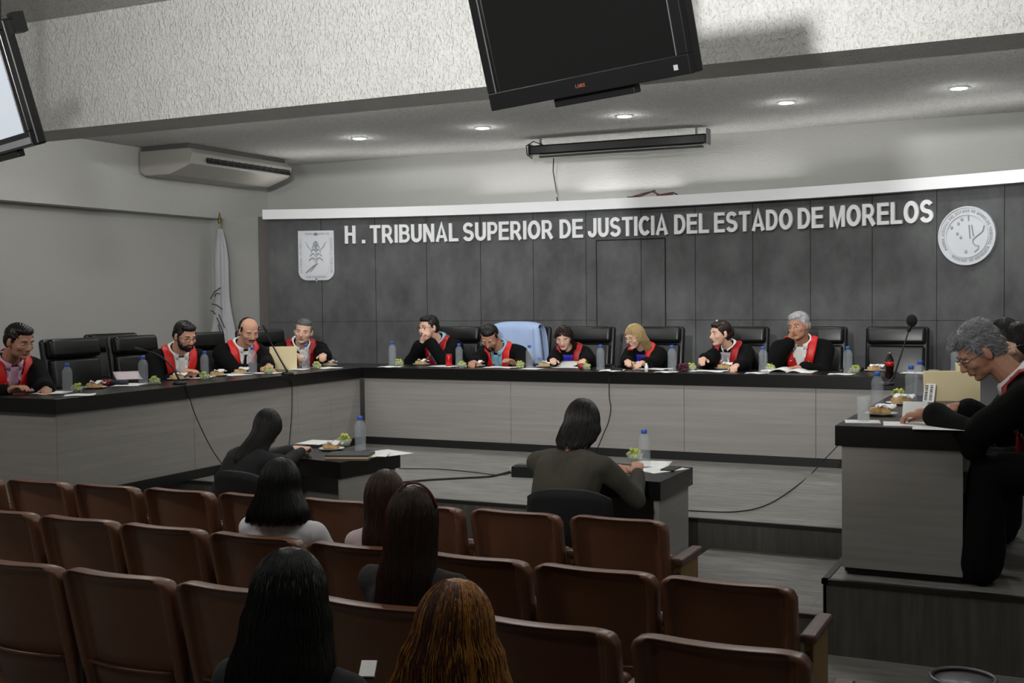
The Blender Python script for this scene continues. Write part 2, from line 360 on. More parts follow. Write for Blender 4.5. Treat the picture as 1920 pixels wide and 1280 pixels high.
# ---------------------------------------------------------------- lettering
def glyph(ch, bold=.02):
    """bold grotesque capitals drawn from their outlines; height 1, flat faces at z -.05 and .05"""
    t = .20; quads = []
    def stroke(pts, w=t, closed=False):
        pts = [Vector((x, y, 0)) for x, y in pts]; n = len(pts); L = []; Rr = []
        for i, p in enumerate(pts):
            a = pts[i]-pts[i-1] if (i > 0 or closed) else pts[1]-pts[0]
            b = pts[(i+1) % n]-pts[i] if (i < n-1 or closed) else pts[-1]-pts[-2]
            a.normalize(); b.normalize(); na = Vector((-a.y, a.x, 0)); nb = Vector((-b.y, b.x, 0)); m = (na+nb)
            m = m/max(.35, m.length_squared/2) if m.length > .01 else na
            L.append(p+m*w/2); Rr.append(p-m*w/2)
        for i in range(n if closed else n-1):
            j = (i+1) % n; quads.append([L[i], L[j], Rr[j], Rr[i]])
    def arcp(cx, cy, rx, ry, a0, a1, n=10): return [(cx+rx*math.cos(math.radians(a0+(a1-a0)*i/(n-1))), cy+ry*math.sin(math.radians(a0+(a1-a0)*i/(n-1)))) for i in range(n)]
    h = t/2
    if ch == 'H': stroke([(h, 0), (h, 1)]); stroke([(.68-h, 0), (.68-h, 1)]); stroke([(h, .53), (.68-h, .53)], .17)
    elif ch == 'T': stroke([(.34, 0), (.34, .9)]); stroke([(0, .915), (.68, .915)], .17)
    elif ch == 'I': stroke([(h, 0), (h, 1)])
    elif ch == 'L': stroke([(h, 0), (h, 1)]); stroke([(h, .085), (.6, .085)], .17)
    elif ch == 'E': stroke([(h, 0), (h, 1)]); [stroke([(h, y), (x, y)], .165) for y, x in ((.083, .64), (.53, .60), (.917, .63))]
    elif ch == 'N': stroke([(.095, 0), (.095, 1)], .19); stroke([(.605, 0), (.605, 1)], .19); stroke([(.10, .98), (.60, .02)], .2)
    elif ch == 'M': stroke([(.095, 0), (.095, 1)], .19); stroke([(.745, 0), (.745, 1)], .19); stroke([(.13, .97), (.42, .05), (.71, .97)], .185)
    elif ch == 'A': stroke([(.085, 0), (.37, .965), (.655, 0)], .19); stroke([(.18, .28), (.56, .28)], .155)
    elif ch == 'U': stroke([(h, 1), (h, .36)]+arcp(.34, .34, .24, .245, 180, 360, 12)+[(.58, .36), (.58, 1)])
    elif ch == 'J': stroke([(.46, 1), (.46, .32)]+arcp(.28, .29, .18, .195, 0, -180, 10)[0:]+[(.10, .33)])
    elif ch == 'O': stroke(arcp(.39, .5, .29, .405, 0, 360-360/24, 24), t, True)
    elif ch == 'C': stroke(arcp(.39, .5, .29, .405, 42, 318, 20))
    elif ch == 'D': stroke([(h, 0), (h, 1)]); stroke([(h, .915), (.28, .915)]+arcp(.29, .5, .30, .415, 90, -90, 14)+[(.28, .085), (h, .085)], .18)
    elif ch in 'PRB':
        stroke([(h, 0), (h, 1)]); y0 = .43 if ch != 'B' else .53
        stroke([(h, .917), (.34, .917)]+arcp(.36, (.917+y0)/2, .19, (.917-y0)/2, 90, -90, 10)+[(.34, y0), (h, y0)], .165)
        if ch == 'R': stroke([(.36, .43), (.63, .0)], .2)
        if ch == 'B': stroke([(h, .53), (.36, .53)]+arcp(.38, .305, .21, .222, 90, -90, 10)+[(.34, .083), (h, .083)], .165)
    elif ch == 'S': stroke(arcp(.34, .72, .225, .195, 20, 90, 6)+arcp(.33, .715, .225, .20, 90, 255, 12)+arcp(.35, .29, .235, .205, 75, -90, 12)+arcp(.34, .285, .25, .20, -90, -165, 6), .19)
    elif ch == 'V': stroke([(.085, 1), (.36, .035), (.635, 1)], .19)
    elif ch == 'Q': stroke(arcp(.39, .5, .29, .405, 0, 345, 24), t, True); stroke([(.42, .25), (.7, -.02)], .15)
    elif ch == 'Y': stroke([(.34, 0), (.34, .45)]); stroke([(.06, 1), (.34, .45), (.62, 1)], .19)
    elif ch == 'X': stroke([(.07, 0), (.6, 1)], .19); stroke([(.6, 0), (.07, 1)], .19)
    else: stroke([(0, .1), (.2, .1)])
    v = []; f = []
    for k, q in enumerate(quads):
        o = len(v); z = .05-.0004*(k % 7)
        for p in q: v.append((p.x, p.y, -.05))
        for p in q: v.append((p.x, p.y, z))
        f += [(o, o+1, o+2, o+3), (o+7, o+6, o+5, o+4)]+[(o+i, o+4+i, o+4+(i+1) % 4, o+(i+1) % 4) for i in range(4)]
    return np.array(v), f
GL = {}
def getg(ch, bold=0):
    if ch not in GL: GL[ch] = glyph(ch)
    return GL[ch]
CAPH = 1.0
sign = empty('wall_lettering', arc(-4.4, .02, 2.03), 0, 'white capital letters H . TRIBUNAL SUPERIOR DE JUSTICIA DEL ESTADO DE MORELOS on slate wall', 'lettering')
def place_word(word, x0, x1, ybase):
    a0, _ = arc_hit(x0, ybase, .02); a1, _ = arc_hit(x1, ybase, .02)
    W = (a1-a0)*(AR-.02)
    gs = [getg(c) for c in word]; ws = [g[0][:, 0].max()-g[0][:, 0].min() for g in gs]
    gap = .09; tot = sum(ws)+gap*(len(ws)-1)
    pad = {'A': -.02, 'L': -.02, 'T': -.02}
    sx = W/tot; sz = .205/CAPH; s = 0
    for ch, (v, f), wd in zip(word, gs, ws):
        vs = []
        for x, y, z in v:
            aa = a0+((x-v[:, 0].min()) + s)*sx/(AR-.02)
            vs.append(arc(aa, .024+(z+.05)*.28, 2.035+y*sz, True))
        MB().add(vs, f).build('letter', M_LETTER, sign, off=sign.location)
        s += wd+gap
for wd in (('H', 648, 668, 456), ('.', 680, 686, 456), ('TRIBUNAL', 695, 861, 454), ('SUPERIOR', 870, 1039, 450), ('DE', 1051, 1095, 448), ('JUSTICIA', 1104, 1254, 445),
           ('DEL', 1266, 1331, 441), ('ESTADO', 1341, 1488, 436), ('DE', 1498, 1546, 432), ('MORELOS', 1558, 1752, 425)):
    place_word(*wd)

# coat of arms: shield plate with relief
def on_arc_frame(x, y, r=.02):
    a, z = arc_hit(x, y, r); p = arc(a, r, z, True)
    X = Vector((math.cos(a), -math.sin(a), 0)); N_ = Vector((-math.sin(a), -math.cos(a), 0)); return p, X, N_
def relief(mb, p, X, N_, pts, d0, d1):   # extruded polygon (star convex) in local (u,v)
    n = len(pts); c = (sum(q[0] for q in pts)/n, sum(q[1] for q in pts)/n)
    P = lambda u, v, d: p+X*u+Vector((0, 0, v))+N_*d
    vs = [P(u, v, d0) for u, v in pts]+[P(u, v, d1) for u, v in pts]+[P(c[0], c[1], d1)]
    fs = [(i, (i+1) % n, n+(i+1) % n, n+i) for i in range(n)]+[(n+i, n+(i+1) % n, 2*n) for i in range(n)]
    mb.add(vs, fs)
def shield(w, h, k=10):
    pts = [(-w, h), (w, h)]; r = w*.5
    for i in range(k): a = -PI/2*i/(k-1); pts.append((w-r+r*math.cos(a), -h+r+r*math.sin(a)))
    pts += [(.012, -h), (0, -h-.02), (-.012, -h)]
    for i in range(k): a = -PI/2-PI/2*i/(k-1); pts.append((-w+r+r*math.cos(a), -h+r+r*math.sin(a)))
    return pts[::-1]
def txt(mb, s, fn, size, bold=.0, depth=.004):
    """fn(x, y) -> (position, out) ; lays a line of small raised capitals, x in metres along the line"""
    x = 0
    for ch in s:
        if ch == ' ': x += size*.4; continue
        v, f = getg(ch, bold); k = size/CAPH; x0 = v[:, 0].min()
        vs = []
        for a, b_, c_ in v:
            P, N_ = fn(x+(a-x0)*k, b_*k); vs.append(P+N_*((c_+.05)*depth*10))
        mb.add(vs, f); x += (v[:, 0].max()-x0)*k+size*.2
    return x
p, X, N_ = on_arc_frame(594, 479)
sh = empty('coat_of_arms', p, 0, 'pale grey relief shield with a maize plant and lettered border, left of the wall letters', 'emblem')
mb = MB(); relief(mb, p, X, N_, shield(.21, .285), 0, .03); mb.build('shield_plate', M_RELIEF, sh, off=p)
mb = MB(); relief(mb, p, X, N_, shield(.155, .225), .03, .036); mb.build('inner_field', M_RELIEF, sh, off=p)
mb = MB()
def L_(u0, v0, du, dv, d=.03):
    def fn(x, y): 
        return p+X*(u0+x*du-y*dv)+Vector((0, 0, v0+x*dv+y*du))+N_*d, N_
    return fn
for s_, fn_, sz_ in (('LA TIERRA VOLVERA A', L_(-.168, -.20, 0, 1), .026), ('QUIENES LA TRABAJAN', L_(.168, .20, 0, -1), .026), ('CON SUS MANOS', L_(-.12, -.258, 1, 0), .022), ('TIERRA Y LIBERTAD', L_(-.13, .238, 1, 0), .022)):
    mb = MB(); txt(mb, s_, fn_, sz_); mb.build('border_lettering', mat('pewter_dark', (.62, .64, .66), .4, metal=.25), sh, off=p)
mb = MB()
P3 = lambda u, v, d=.038: p+X*u+Vector((0, 0, v))+N_*d
mb.tube([P3(0, -.1), P3(0, .0), P3(.0, .15)], [.012, .01, .006], 6)
for k, v in enumerate((-.06, -.01, .04, .085, .125)):
    for sgn in (-1, 1):
        L = .075-.012*k; mb.tube([P3(0, v), P3(sgn*L*.5, v+.035), P3(sgn*L, v+.012), P3(sgn*L*1.1, v-.01)], [.007, .009, .007, .002], 6)
for k in range(4): mb.ell(P3(0, .06+.03*k), (.016, .01, .018), 8, 6)
for sgn in (-1, 1): mb.tube([P3(sgn*.05, .06), P3(sgn*.09, .10), P3(sgn*.12, .16)], [.004, .007, .002], 6)
mb.tube([P3(-.12, -.2), P3(-.04, -.13), P3(.02, -.09)], .008, 6); mb.tube([P3(-.07, -.19), P3(0, -.11)], .006, 6)
mb.ell(P3(0, .245, .034), (.03, .008, .018), 10, 6); mb.ell(P3(0, -.27, .034), (.014, .008, .02), 8, 6)
mb.build('maize_relief', mat('pewter_dark', (.62, .64, .66), .4), sh, off=p)

# round seal
p, X, N_ = on_arc_frame(1815, 442)
se = empty('court_seal', p, 0, 'round pale metal seal with lettered rim and relief profile, right of the wall letters', 'emblem')
RS = .262
def ring(mb, p, X, N_, r0, r1, d0, d1, n=64):
    P = lambda r, a, d: p+X*(r*math.cos(a))+Vector((0, 0, r*math.sin(a)))+N_*d
    vs = []; fs = []
    for i in range(n):
        a = 2*PI*i/n; vs += [P(r1, a, d0), P(r1, a, d1), P(r0, a, d1), P(r0, a, d0)]
    for i in range(n):
        j = (i+1) % n
        for k in range(3): fs.append((i*4+k, j*4+k, j*4+k+1, i*4+k+1))
    mb.add(vs, fs)
circ = lambda R, n=64: [(R*math.cos(2*PI*i/n), R*math.sin(2*PI*i/n)) for i in range(n)]
mb = MB(); relief(mb, p, X, N_, circ(RS), 0, .026); mb.build('disc', M_RELIEF, se, off=p)
mb = MB(); ring(mb, p, X, N_, RS-.012, RS, .026, .036); ring(mb, p, X, N_, RS*.71, RS*.745, .026, .038); mb.build('rim', M_RELIEF, se, off=p)
mb = MB()
S = 'PODER JUDICIAL DEL ESTADO DE MORELOS TRIBUNAL SUPERIOR DE JUSTICIA'
def cf(x, y):
    th = PI*1.18 - x/(RS*.85); rr = RS*.79+y; return p+X*(rr*math.cos(th))+Vector((0, 0, rr*math.sin(th)))+N_*.027, N_
txt(mb, S, cf, .026); mb.build('rim_lettering', mat('pewter_dark', (.62, .64, .66), .4), se, off=p)
mb = MB(); P3 = lambda u, v, d=.03: p+X*(u*RS)+Vector((0, 0, v*RS))+N_*d
mb.tube([P3(.60, .32), P3(.56, .15), P3(.50, .08), P3(.36, -.02), P3(.22, -.13), P3(.22, -.25), P3(.3, -.33), P3(.42, -.36), P3(.40, -.46), P3(.28, -.56)], [.006]*10, 6)
mb.build('relief_profile', mat('pewter_dark', (.62, .64, .66), .4), se, off=p)
for a_, b_ in (((.08, .36), (.12, -.1)), ((.17, .36), (.24, -.02)), ((.06, .68), (.07, .5))): MB().tube([P3(*a_), P3(*b_)], .006, 6).build('relief_bar', mat('pewter_dark', (.62, .64, .66), .4), se, off=p)
for u, v in ((-.16, .56), (-.28, .42), (-.52, .3), (-.32, .08), (-.02, -.54), (-.2, -.05)): MB().ell(P3(u, v), (.012, .006, .016), 8, 6).build('relief_stud', mat('pewter_dark', (.62, .64, .66), .4), se, off=p)

# ---------------------------------------------------------------- downlight fittings (recessed discs)
for i, (x, y) in enumerate(DOWNLIGHTS[:5]):
    names = ['second from the left', '', '', '', '']
    o = empty('downlight', (x, y, 3.08), 0, ['round recessed ceiling light, leftmost, above the shield', 'round recessed ceiling light over the word TRIBUNAL, left of the screen tube end', 'round recessed ceiling light just above the rolled screen, below the television', 'round recessed ceiling light right of the television', 'round recessed ceiling light furthest right, above the round seal'][i], 'ceiling light', 'recessed ceiling lights')
    MB().lathe([(.078, .0), (.078, -.008), (.062, -.012), (.06, -.004)], n=28).build('trim_ring', M_WHITE, o, smooth=True)
    MB().lathe([(.001, -.0045), (.064, -.0045), (.064, -.0125), (.001, -.0135)], n=28).build('lens', mat('lamp_lens', (1, 1, 1), .5, emit=((.95, .98, 1), 14)), o)

# ---------------------------------------------------------------- ceiling air conditioner
ac = empty('air_conditioner', (-8.75, 10.6, 2.74), 0, 'pale grey ceiling hung air conditioner with dark louvre slot', 'air conditioner')
def acp(d): return (d[0]+8.75, d[1]-10.6, d[2]-2.74)
prof = [(-9.22, 2.80), (-9.22, 3.03), (-8.52, 3.03), (-8.46, 2.97), (-8.50, 2.86), (-8.80, 2.76), (-9.15, 2.76)]
mb = MB(); n = len(prof); Y0, Y1 = 9.72, 11.45
vs = [acp((x, Y0, z)) for x, z in prof]+[acp((x, Y1, z)) for x, z in prof]
mb.add(vs, [(i, (i+1) % n, n+(i+1) % n, n+i) for i in range(n)]+[tuple(range(n-1, -1, -1)), tuple(range(n, 2*n))])
M_AC = mat('ac_casing', (.64, .63, .60), .5); mb.build('casing', M_AC, ac, bevel=.015)
MB().box(acp((-9.2, Y0+.02, 3.03)), acp((-8.55, Y1-.02, 3.075))).build('hanger', mat('grey_hanger_metal', (.35, .35, .34), .5), ac)  # hanger plate in one even dark grey
mb = MB(); q = Matrix.Translation(acp((-8.475, 0, 2.915))) @ Matrix.Rotation(-.35, 4, 'Y')
mb.box((-.005, Y0+.22, -.036), (.012, Y1-.04, .036), q); mb.build('louvre_slot', mat('slot_dark', (.12, .12, .12), .5), ac)
mb = MB()
for k in range(12): yy = Y0+.3+k*.115; mb.box((.005, yy, -.034), (.018, yy+.01, .034), q)
mb.box((.008, Y0+.23, -.003), (.019, Y1-.05, .003), q); mb.build('vane', mat('grey_vane', (.3, .3, .29), .5), ac)

# ---------------------------------------------------------------- projector screen tube
a = Vector((-5.28, 11.38, 2.96)); b = Vector((-3.36, 11.43, 2.96))
ps = empty('projection_screen', (a+b)/2, 0, 'rolled up black projection screen housing hanging below the stage ceiling', 'projector screen')
mb = MB(); L = (b-a).length; q = Matrix.Translation((0, 0, 0)) @ Matrix.Rotation(math.atan2(b.y-a.y, b.x-a.x), 4, 'Z')
mb.box((-L/2, -.05, -.05), (L/2, .05, .05), q); mb.build('housing', M_BLKPL, ps, bevel=.015)
MB().box((-L/2+.1, -.03, -.085), (L/2-.04, .03, -.062), q).build('weight_bar', M_BLKPL, ps, bevel=.006)
MB().box((-L/2-.02, -.055, -.06), (-L/2, .055, .07), q).build('end_cap', M_BLKPL, ps, bevel=.01)
MB().box((L/2, -.055, -.06), (L/2+.025, .055, .10), q).build('end_cap', M_STEEL, ps, bevel=.01)
MB().box((-L/2+.1, -.01, .05), (-L/2+.12, .01, .12), q).box((L/2-.12, -.01, .05), (L/2-.1, .01, .12), q).build('hanger', M_STEEL, ps)
mb = MB(); mb.tube([a+Vector((.15, -.03, .05)), a+Vector((.05, -.05, .09)), a+Vector((-.04, -.04, .05)), a+Vector((-.05, 0, -.04)), a+Vector((.0, .03, -.08))], .006, 6)
tag(mb.build('screen_cable', M_CABLE, smooth=True), 'black cable looped round the left end of the screen tube', 'cable')
mb = MB(); mb.tube([atY(1038, 297, 11.45), atY(1037, 320, 11.6), atY(1042, 350, 11.8), atY(1045, 378, 11.84)], .006, 6)
tag(mb.build('hanging_cable', M_CABLE, smooth=True), 'thin black cable dropping from the screen tube to the white ledge', 'cable')
for c, m_, pts, lb in ((0, mat('red_wire', (.55, .25, .28), .5), ((1185, 369), (1205, 363), (1222, 359), (1240, 366), (1262, 364)), 'loose reddish wire lying on the white ledge'),
                   (0, mat('grey_wire', (.22, .25, .24), .5), ((1176, 371), (1200, 368), (1228, 357), (1232, 366), (1262, 361), (1270, 365)), 'loose dark wire bundle lying on the white ledge')):
    mb = MB(); mb.tube([(lambda a, z: arc(a, .05, max(z, 2.445), True))(*arc_hit(x, y, .05)) for x, y in pts], .008, 6)
    tag(mb.build('loose_wire', m_, smooth=True), lb, 'wire')

# ---------------------------------------------------------------- televisions
def tv(A, Bp, H_, tilt, label, screen, scrm):
    A = Vector(A); Bp = Vector(Bp); X = (Bp-A).normalized(); W = (Bp-A).length
    n = Vector((X.y, -X.x, 0))
    if n.y > 0: n = -n
    U = Vector((0, 0, math.cos(tilt)))+n*math.sin(tilt); Nf = X.cross(U).normalized()
    if Nf.dot(n) < 0: Nf = -Nf
    c = (A+Bp)/2
    M = Matrix(((X.x, U.x, Nf.x), (X.y, U.y, Nf.y), (X.z, U.z, Nf.z)))   # x, up, out
    q = M.to_4x4(); root = empty('television', c, 0, label, 'television')
    bz = .055
    MB().box((-W/2, 0, -.07), (W/2, H_, -.015), q).build('back_shell', M_BLKPL, root, bevel=.01)
    mb = MB(); mb.box((-W/2, 0, -.02), (W/2, bz*1.35, .012), q).box((-W/2, H_-bz, -.02), (W/2, H_, .012), q).box((-W/2, bz*1.35, -.02), (-W/2+bz, H_-bz, .012), q).box((W/2-bz, bz*1.35, -.02), (W/2, H_-bz, .012), q)
    mb.build('bezel', mat('gloss_black_bezel', (.065, .065, .068), .22), root, bevel=.004)
    MB().box((-W/2+bz, bz*1.35, -.015), (W/2-bz, H_-bz, .002), q).build('screen', scrm, root)
    mb = MB(); e = .004
    MB().box((-W/2+bz-.004, bz*1.35, .010), (-W/2+bz, H_-bz, .014), q).build('bezel_edge', mat('bezel_glint', (.6, .6, .6), .25, metal=.8), root)
    mb.box((W/2-bz, bz*1.35, .010), (W/2-bz+.004, H_-bz, .014), q)
    mb.build('bezel_edge', mat('bezel_glint', (.6, .6, .6), .25, metal=.8), root)
    if screen == 'reflecting': MB().box((-W/2+.01, .012, .012), (W/2-.01, .045, .015), q).build('silver_strip', mat('silver_strip', (.72, .73, .75), .3, metal=.4), root)
    MB().box((-W*.18, -.035, -.06), (W*.22, .0, -.02), q).build('speaker_bar', M_BLKPL, root, bevel=.004)
    mb = MB(); txt(mb, 'LANIX', lambda x, y: (q @ Vector((-.03+x, .028+y, .0125)), Nf), .014, 0, .001)
    mb.build('logo', mat('orange_mark', (.42, .22, .15), .4), root)
    if screen == 'dark':
        MB().box((W/2-.075, .022, .012), (W/2-.055, .042, .0135), q).build('sticker', mat('sticker_white', (.5, .5, .5), .5), root)
    MB().box((-.1, H_*.4, -.12), (.1, H_*.75, -.07), q).build('mount_plate', M_STEEL, root)
    top = q @ Vector((0, H_*.6, -.13)); MB().cap(top, .022, Vector((top.x, top.y, 3.70-c.z)), .022).build('ceiling_pole', M_BLKPL, root, smooth=True)
    return root, q, c, W
M_SCR = mat('screen_off', (.055, .055, .055), .12, spec=.6)
tv(atZ(925, 208, 2.2), atZ(1300, 137, 2.2), .64, .27, 'large switched off black television hanging from the ceiling at top centre', 'dark', M_SCR)
Br = atZ(65, 272, 2.2); dx = (atZ(1300, 137, 2.2)-atZ(925, 208, 2.2)).normalized()
root, q, c, W = tv(Br-dx*1.1, Br, .64, .27, 'television with a bright pale screen cut by the top left edge of the photo', 'reflecting', mat('screen_reflecting', (.75, .78, .82), .3, emit=((.72, .78, .86), .32)))  # emission stands in for the bright reflection on this screen
MB().box((W/2-.02, .56, -.12), (W/2+.05, .66, -.06), q).build('bracket', M_BLKPL, root)
# ---------------------------------------------------------------- benches
def bench(name, label, x0, y0, x1, y1, face, joints, base=0, cat='bench'):
    """box bench; face = list of visible sides with panels"""
    o = empty(name, ((x0+x1)/2, (y0+y1)/2, base), 0, label, cat)
    cx, cy = o.location.x, o.location.y
    T = .102
    MB().box((x0-cx, y0-cy, B-T-base), (x1-cx, y1-cy, B-base)).build('worktop', M_BLACKTOP, o, bevel=.003)
    i = .03
    for k, (a, b) in enumerate(joints):   # front panels along the long face
        if face == 'S': MB().box((a+.0015-cx, y0+i-cy, .07), (b-.0015-cx, y0+i+.03-cy, B-T-base)).build('front_panel', M_LAM, o, bevel=.001)
        elif face == 'E': MB().box((x1-i-.03-cx, a+.0015-cy, .07), (x1-i-cx, b-.0015-cy, B-T-base)).build('front_panel', M_LAM, o, bevel=.001)
        elif face == 'W': MB().box((x0+i-cx, a+.0015-cy, .07), (x0+i+.03-cx, b-.0015-cy, B-T-base)).build('front_panel', M_LAM, o, bevel=.001)
    return o, cx, cy
o, cx, cy = bench('judges_bench', 'long judges bench running along the dark slate wall, black top and grey wood front', -6.8, 9.45, -.46, 10.05, 'S', [(-6.2, -4.63), (-4.63, -3.0), (-3.0, -1.9), (-1.9, -1.05)])
MB().box((-6.2-cx, 9.47-cy, 0), (-1.05-cx, 9.50-cy, .068)).build('plinth', M_PLINTH, o)
MB().box((-1.05-cx, 9.7-cy, 0), (-.5-cx, 9.72-cy, B-.102)).build('rear_panel', M_LAM, o)
o, cx, cy = bench('judges_bench', 'left wing of the judges bench, its near end cut by the left photo edge', -6.95, 5.70, -6.2, 9.447, 'E', [(5.735, 7.1), (7.1, 8.45), (8.45, 8.95), (8.95, 9.447)])
MB().box((-6.24-cx, 5.8-cy, 0), (-6.21-cx, 9.447-cy, .068)).build('plinth', M_PLINTH, o)
MB().box((-6.95-cx, 5.73-cy, 0), (-6.232-cx, 5.76-cy, B-.102)).build('end_panel', M_LAM, o)
o, cx, cy = bench('judges_bench', 'right wing of the judges bench on the low platform, glass and white napkin on top', -1.08, 5.85, -.46, 9.447, 'W', [(5.882, 7.2), (7.2, 8.4), (8.4, 9.44)])
MB().box((-1.05-cx, 5.87-cy, .035), (-.49-cx, 5.90-cy, B-.102)).build('end_panel', M_LAM, o)
MB().box((-1.03-cx, 5.90-cy, 0), (-.5-cx, 9.4-cy, .035)).box((-1.05-cx, 5.95-cy, 0), (-1.03-cx, 9.4-cy, .069)).build('plinth', M_PLINTH, o)

def clerk_table(x0, x1, y0, y1, top, label, rz=0):
    o = empty('clerk_table', ((x0+x1)/2, (y0+y1)/2, FL), 0, label, 'table'); cx, cy = o.location.x, o.location.y; h = top-FL
    MB().box((x0-cx, y0-cy, h-.105), (x1-cx, y1-cy, h)).build('tabletop', M_BLACKTOP, o, bevel=.003)
    for a in (x0+.02, x1-.05): MB().box((a-cx, y0+.03-cy, 0), (a+.03-cx, y1-.03-cy, h-.105)).build('side_panel', M_LAM, o, bevel=.001)
    MB().box((x0+.05-cx, y1-.08-cy, .1), (x1-.05-cx, y1-.05-cy, h-.105)).build('modesty_panel', M_LAM, o)
    if rz:
        pv = Vector((x1, y1, FL)); o.rotation_euler = (0, 0, rz); o.location = pv+Matrix.Rotation(rz, 3, 'Z') @ (Vector((cx, cy, FL))-pv)
    return o
clerk_table(-4.99, -4.06, 6.06, 6.63, .37, 'small black topped table of the clerk with long black hair, between the benches', -.17)
clerk_table(-2.72, -2.058, 6.07, 6.67, .37, 'small black topped table in front of the person in the olive sweater')

# ---------------------------------------------------------------- executive chairs
def exec_chair(w=.55):
    o = empty('executive_chair', (0, 0, 0)); hw = w/2
    q = Matrix.Translation((0, -.24, .50)) @ Matrix.Rotation(.14, 4, 'X')
    MB().box((-hw, -.06, -.02), (hw, .0, .60), q).build('backrest_shell', M_LEATHER, o, bevel=.035, seg=4, smooth=True)
    MB().box((-hw+.03, -.01, .02), (hw-.03, .055, .425), q).build('back_cushion', M_LEATHER, o, bevel=.028, seg=4, smooth=True)
    MB().box((-hw+.02, -.01, .435), (hw-.02, .075, .595), q).build('headrest', M_LEATHER, o, bevel=.035, seg=5, smooth=True)
    MB().box((-hw+.02, -.24, .40), (hw-.02, .27, .50)).build('seat', M_LEATHER, o, bevel=.035, seg=4, smooth=True)
    for s in (-1, 1):
        x = s*(hw+.015)
        a = MB().tube([(x, -.25, .52), (x, -.22, .68), (x, -.05, .70), (x, .18, .69), (x, .23, .62), (x, .15, .46)], .022, 8).build('armrest', M_BLKPL, o, smooth=True)
        MB().box((x-.03, -.18, .70), (x+.03, .16, .73)).build('arm_pad', M_LEATHER, a, bevel=.012, smooth=True)
    MB().lathe([(.03, .09), (.03, .30), (.022, .30), (.022, .40)], n=14).build('column', M_CHROME, o, smooth=True)
    mb = MB(); cs = MB()
    for k in range(5):
        a = 2*PI*k/5+.3; d = Vector((math.cos(a), math.sin(a), 0)); mb.cap((0, 0, .11), .03, d*.28+Vector((0, 0, .08)), .018, 8, 3)
    mb.build('star_base', M_BLKPL, o, smooth=True)
    for k in range(5):
        a = 2*PI*k/5+.3; d = Vector((math.cos(a), math.sin(a), 0)); MB().ell(d*.28+Vector((0, 0, .03)), (.03, .03, .03), 10, 8).build('caster', M_BLKPL, o, smooth=True)
    return o
ec0 = exec_chair(); used = False
def place_chair(x, y, rz, label, g='executive chairs behind the judges bench', s=1.0):
    global used
    o = ec0 if not used else copy_tree(ec0); used = True
    o.location = (x, y, 0); o.rotation_euler = (0, 0, rz); o.scale = (s, s, 1)
    tag(o, label, 'chair', g); return o
YC = 10.62
place_chair(-5.93, YC, PI, 'black leather executive chair behind the judge with clasped hands')
place_chair(-5.17, YC+.04, PI, 'black leather executive chair under the light blue jacket')
place_chair(-4.45, YC, PI, 'black leather executive chair behind the long dark haired woman in a red stole')
place_chair(-3.73, YC, PI, 'black leather executive chair behind the blonde woman')
place_chair(-2.90, YC, PI, 'black leather executive chair behind the woman with pinned up hair')
place_chair(-2.18, YC, PI, 'black leather executive chair behind the grey haired judge resting his cheek on his hand')
place_chair(-1.47, YC, PI, 'empty black leather executive chair at the right end of the slate wall')
gL = 'executive chairs behind the left bench wing'
XC = -7.27
place_chair(XC-.1, 5.62, -PI/2, 'black leather executive chair of the judge at the left photo edge', gL)
place_chair(XC, 7.17, -PI/2, 'empty black leather executive chair between the two leftmost judges', gL, 1.06)
place_chair(XC, 7.86, -PI/2, 'black leather executive chair behind the bearded judge', gL)
place_chair(XC, 8.79, -PI/2, 'black leather executive chair left of the balding judge', gL, 1.05)
place_chair(XC-.03, 9.58, -PI/2-.35, 'black leather executive chair between the balding judge and the judge with clasped hands on papers', gL)
place_chair(-8.05, 8.33, -PI/2-.2, 'spare black executive chair standing in the second row near the flag wall', gL)
place_chair(.22, 5.98, PI/2, 'black executive chair under the grey haired judge at the right bench wing', 'executive chairs at the right bench wing')

# clerk chairs (fabric shell backs)
def clerk_chair(x, y, top, rz, label):
    o = empty('office_chair', (x, y, FL), rz, label, 'chair', 'low backed office chairs of the clerks'); h = top-FL
    P = []
    for i in range(13):
        u = -1+2*i/12; row = []
        for j in range(9):
            v = j/8; zz = .40+(h-.40)*v - (.05*abs(u)**3)*(v); row.append(Vector((u*.25*(1-.1*v), -.24+.07*u*u-.05*v, zz)))
        P.append(row)
    MB().grid(P).build('backrest', mat('black_fabric', (.07, .07, .075), .8), o, smooth=True, solid=.035)
    MB().box((-.23, -.2, .38), (.23, .24, .45)).build('seat', mat('black_fabric', (.07, .07, .075), .8), o, bevel=.03, seg=3, smooth=True)
    MB().tube([(0, -.05, .37), (0, -.27, .36), (0, -.28, .5)], .02, 8).build('back_bar', M_BLKPL, o, smooth=True)
    MB().lathe([(.03, .08), (.025, .38)], n=12).build('column', M_CHROME, o, smooth=True)
    mb = MB()
    for k in range(5): a = 2*PI*k/5; mb.cap((0, 0, .09), .025, (math.cos(a)*.26, math.sin(a)*.26, .05), .02, 8, 3)
    mb.build('star_base', M_BLKPL, o, smooth=True)
    return o
pc2 = atY(1062, 900, 5.42)
clerk_chair(pc2.x, 5.62, .42, .1, 'black office chair of the person in the olive sweater')
pc1 = atY(482, 868, 5.5)
clerk_chair(pc1.x, 5.60, .40, -.15, 'black office chair of the clerk with long black hair')

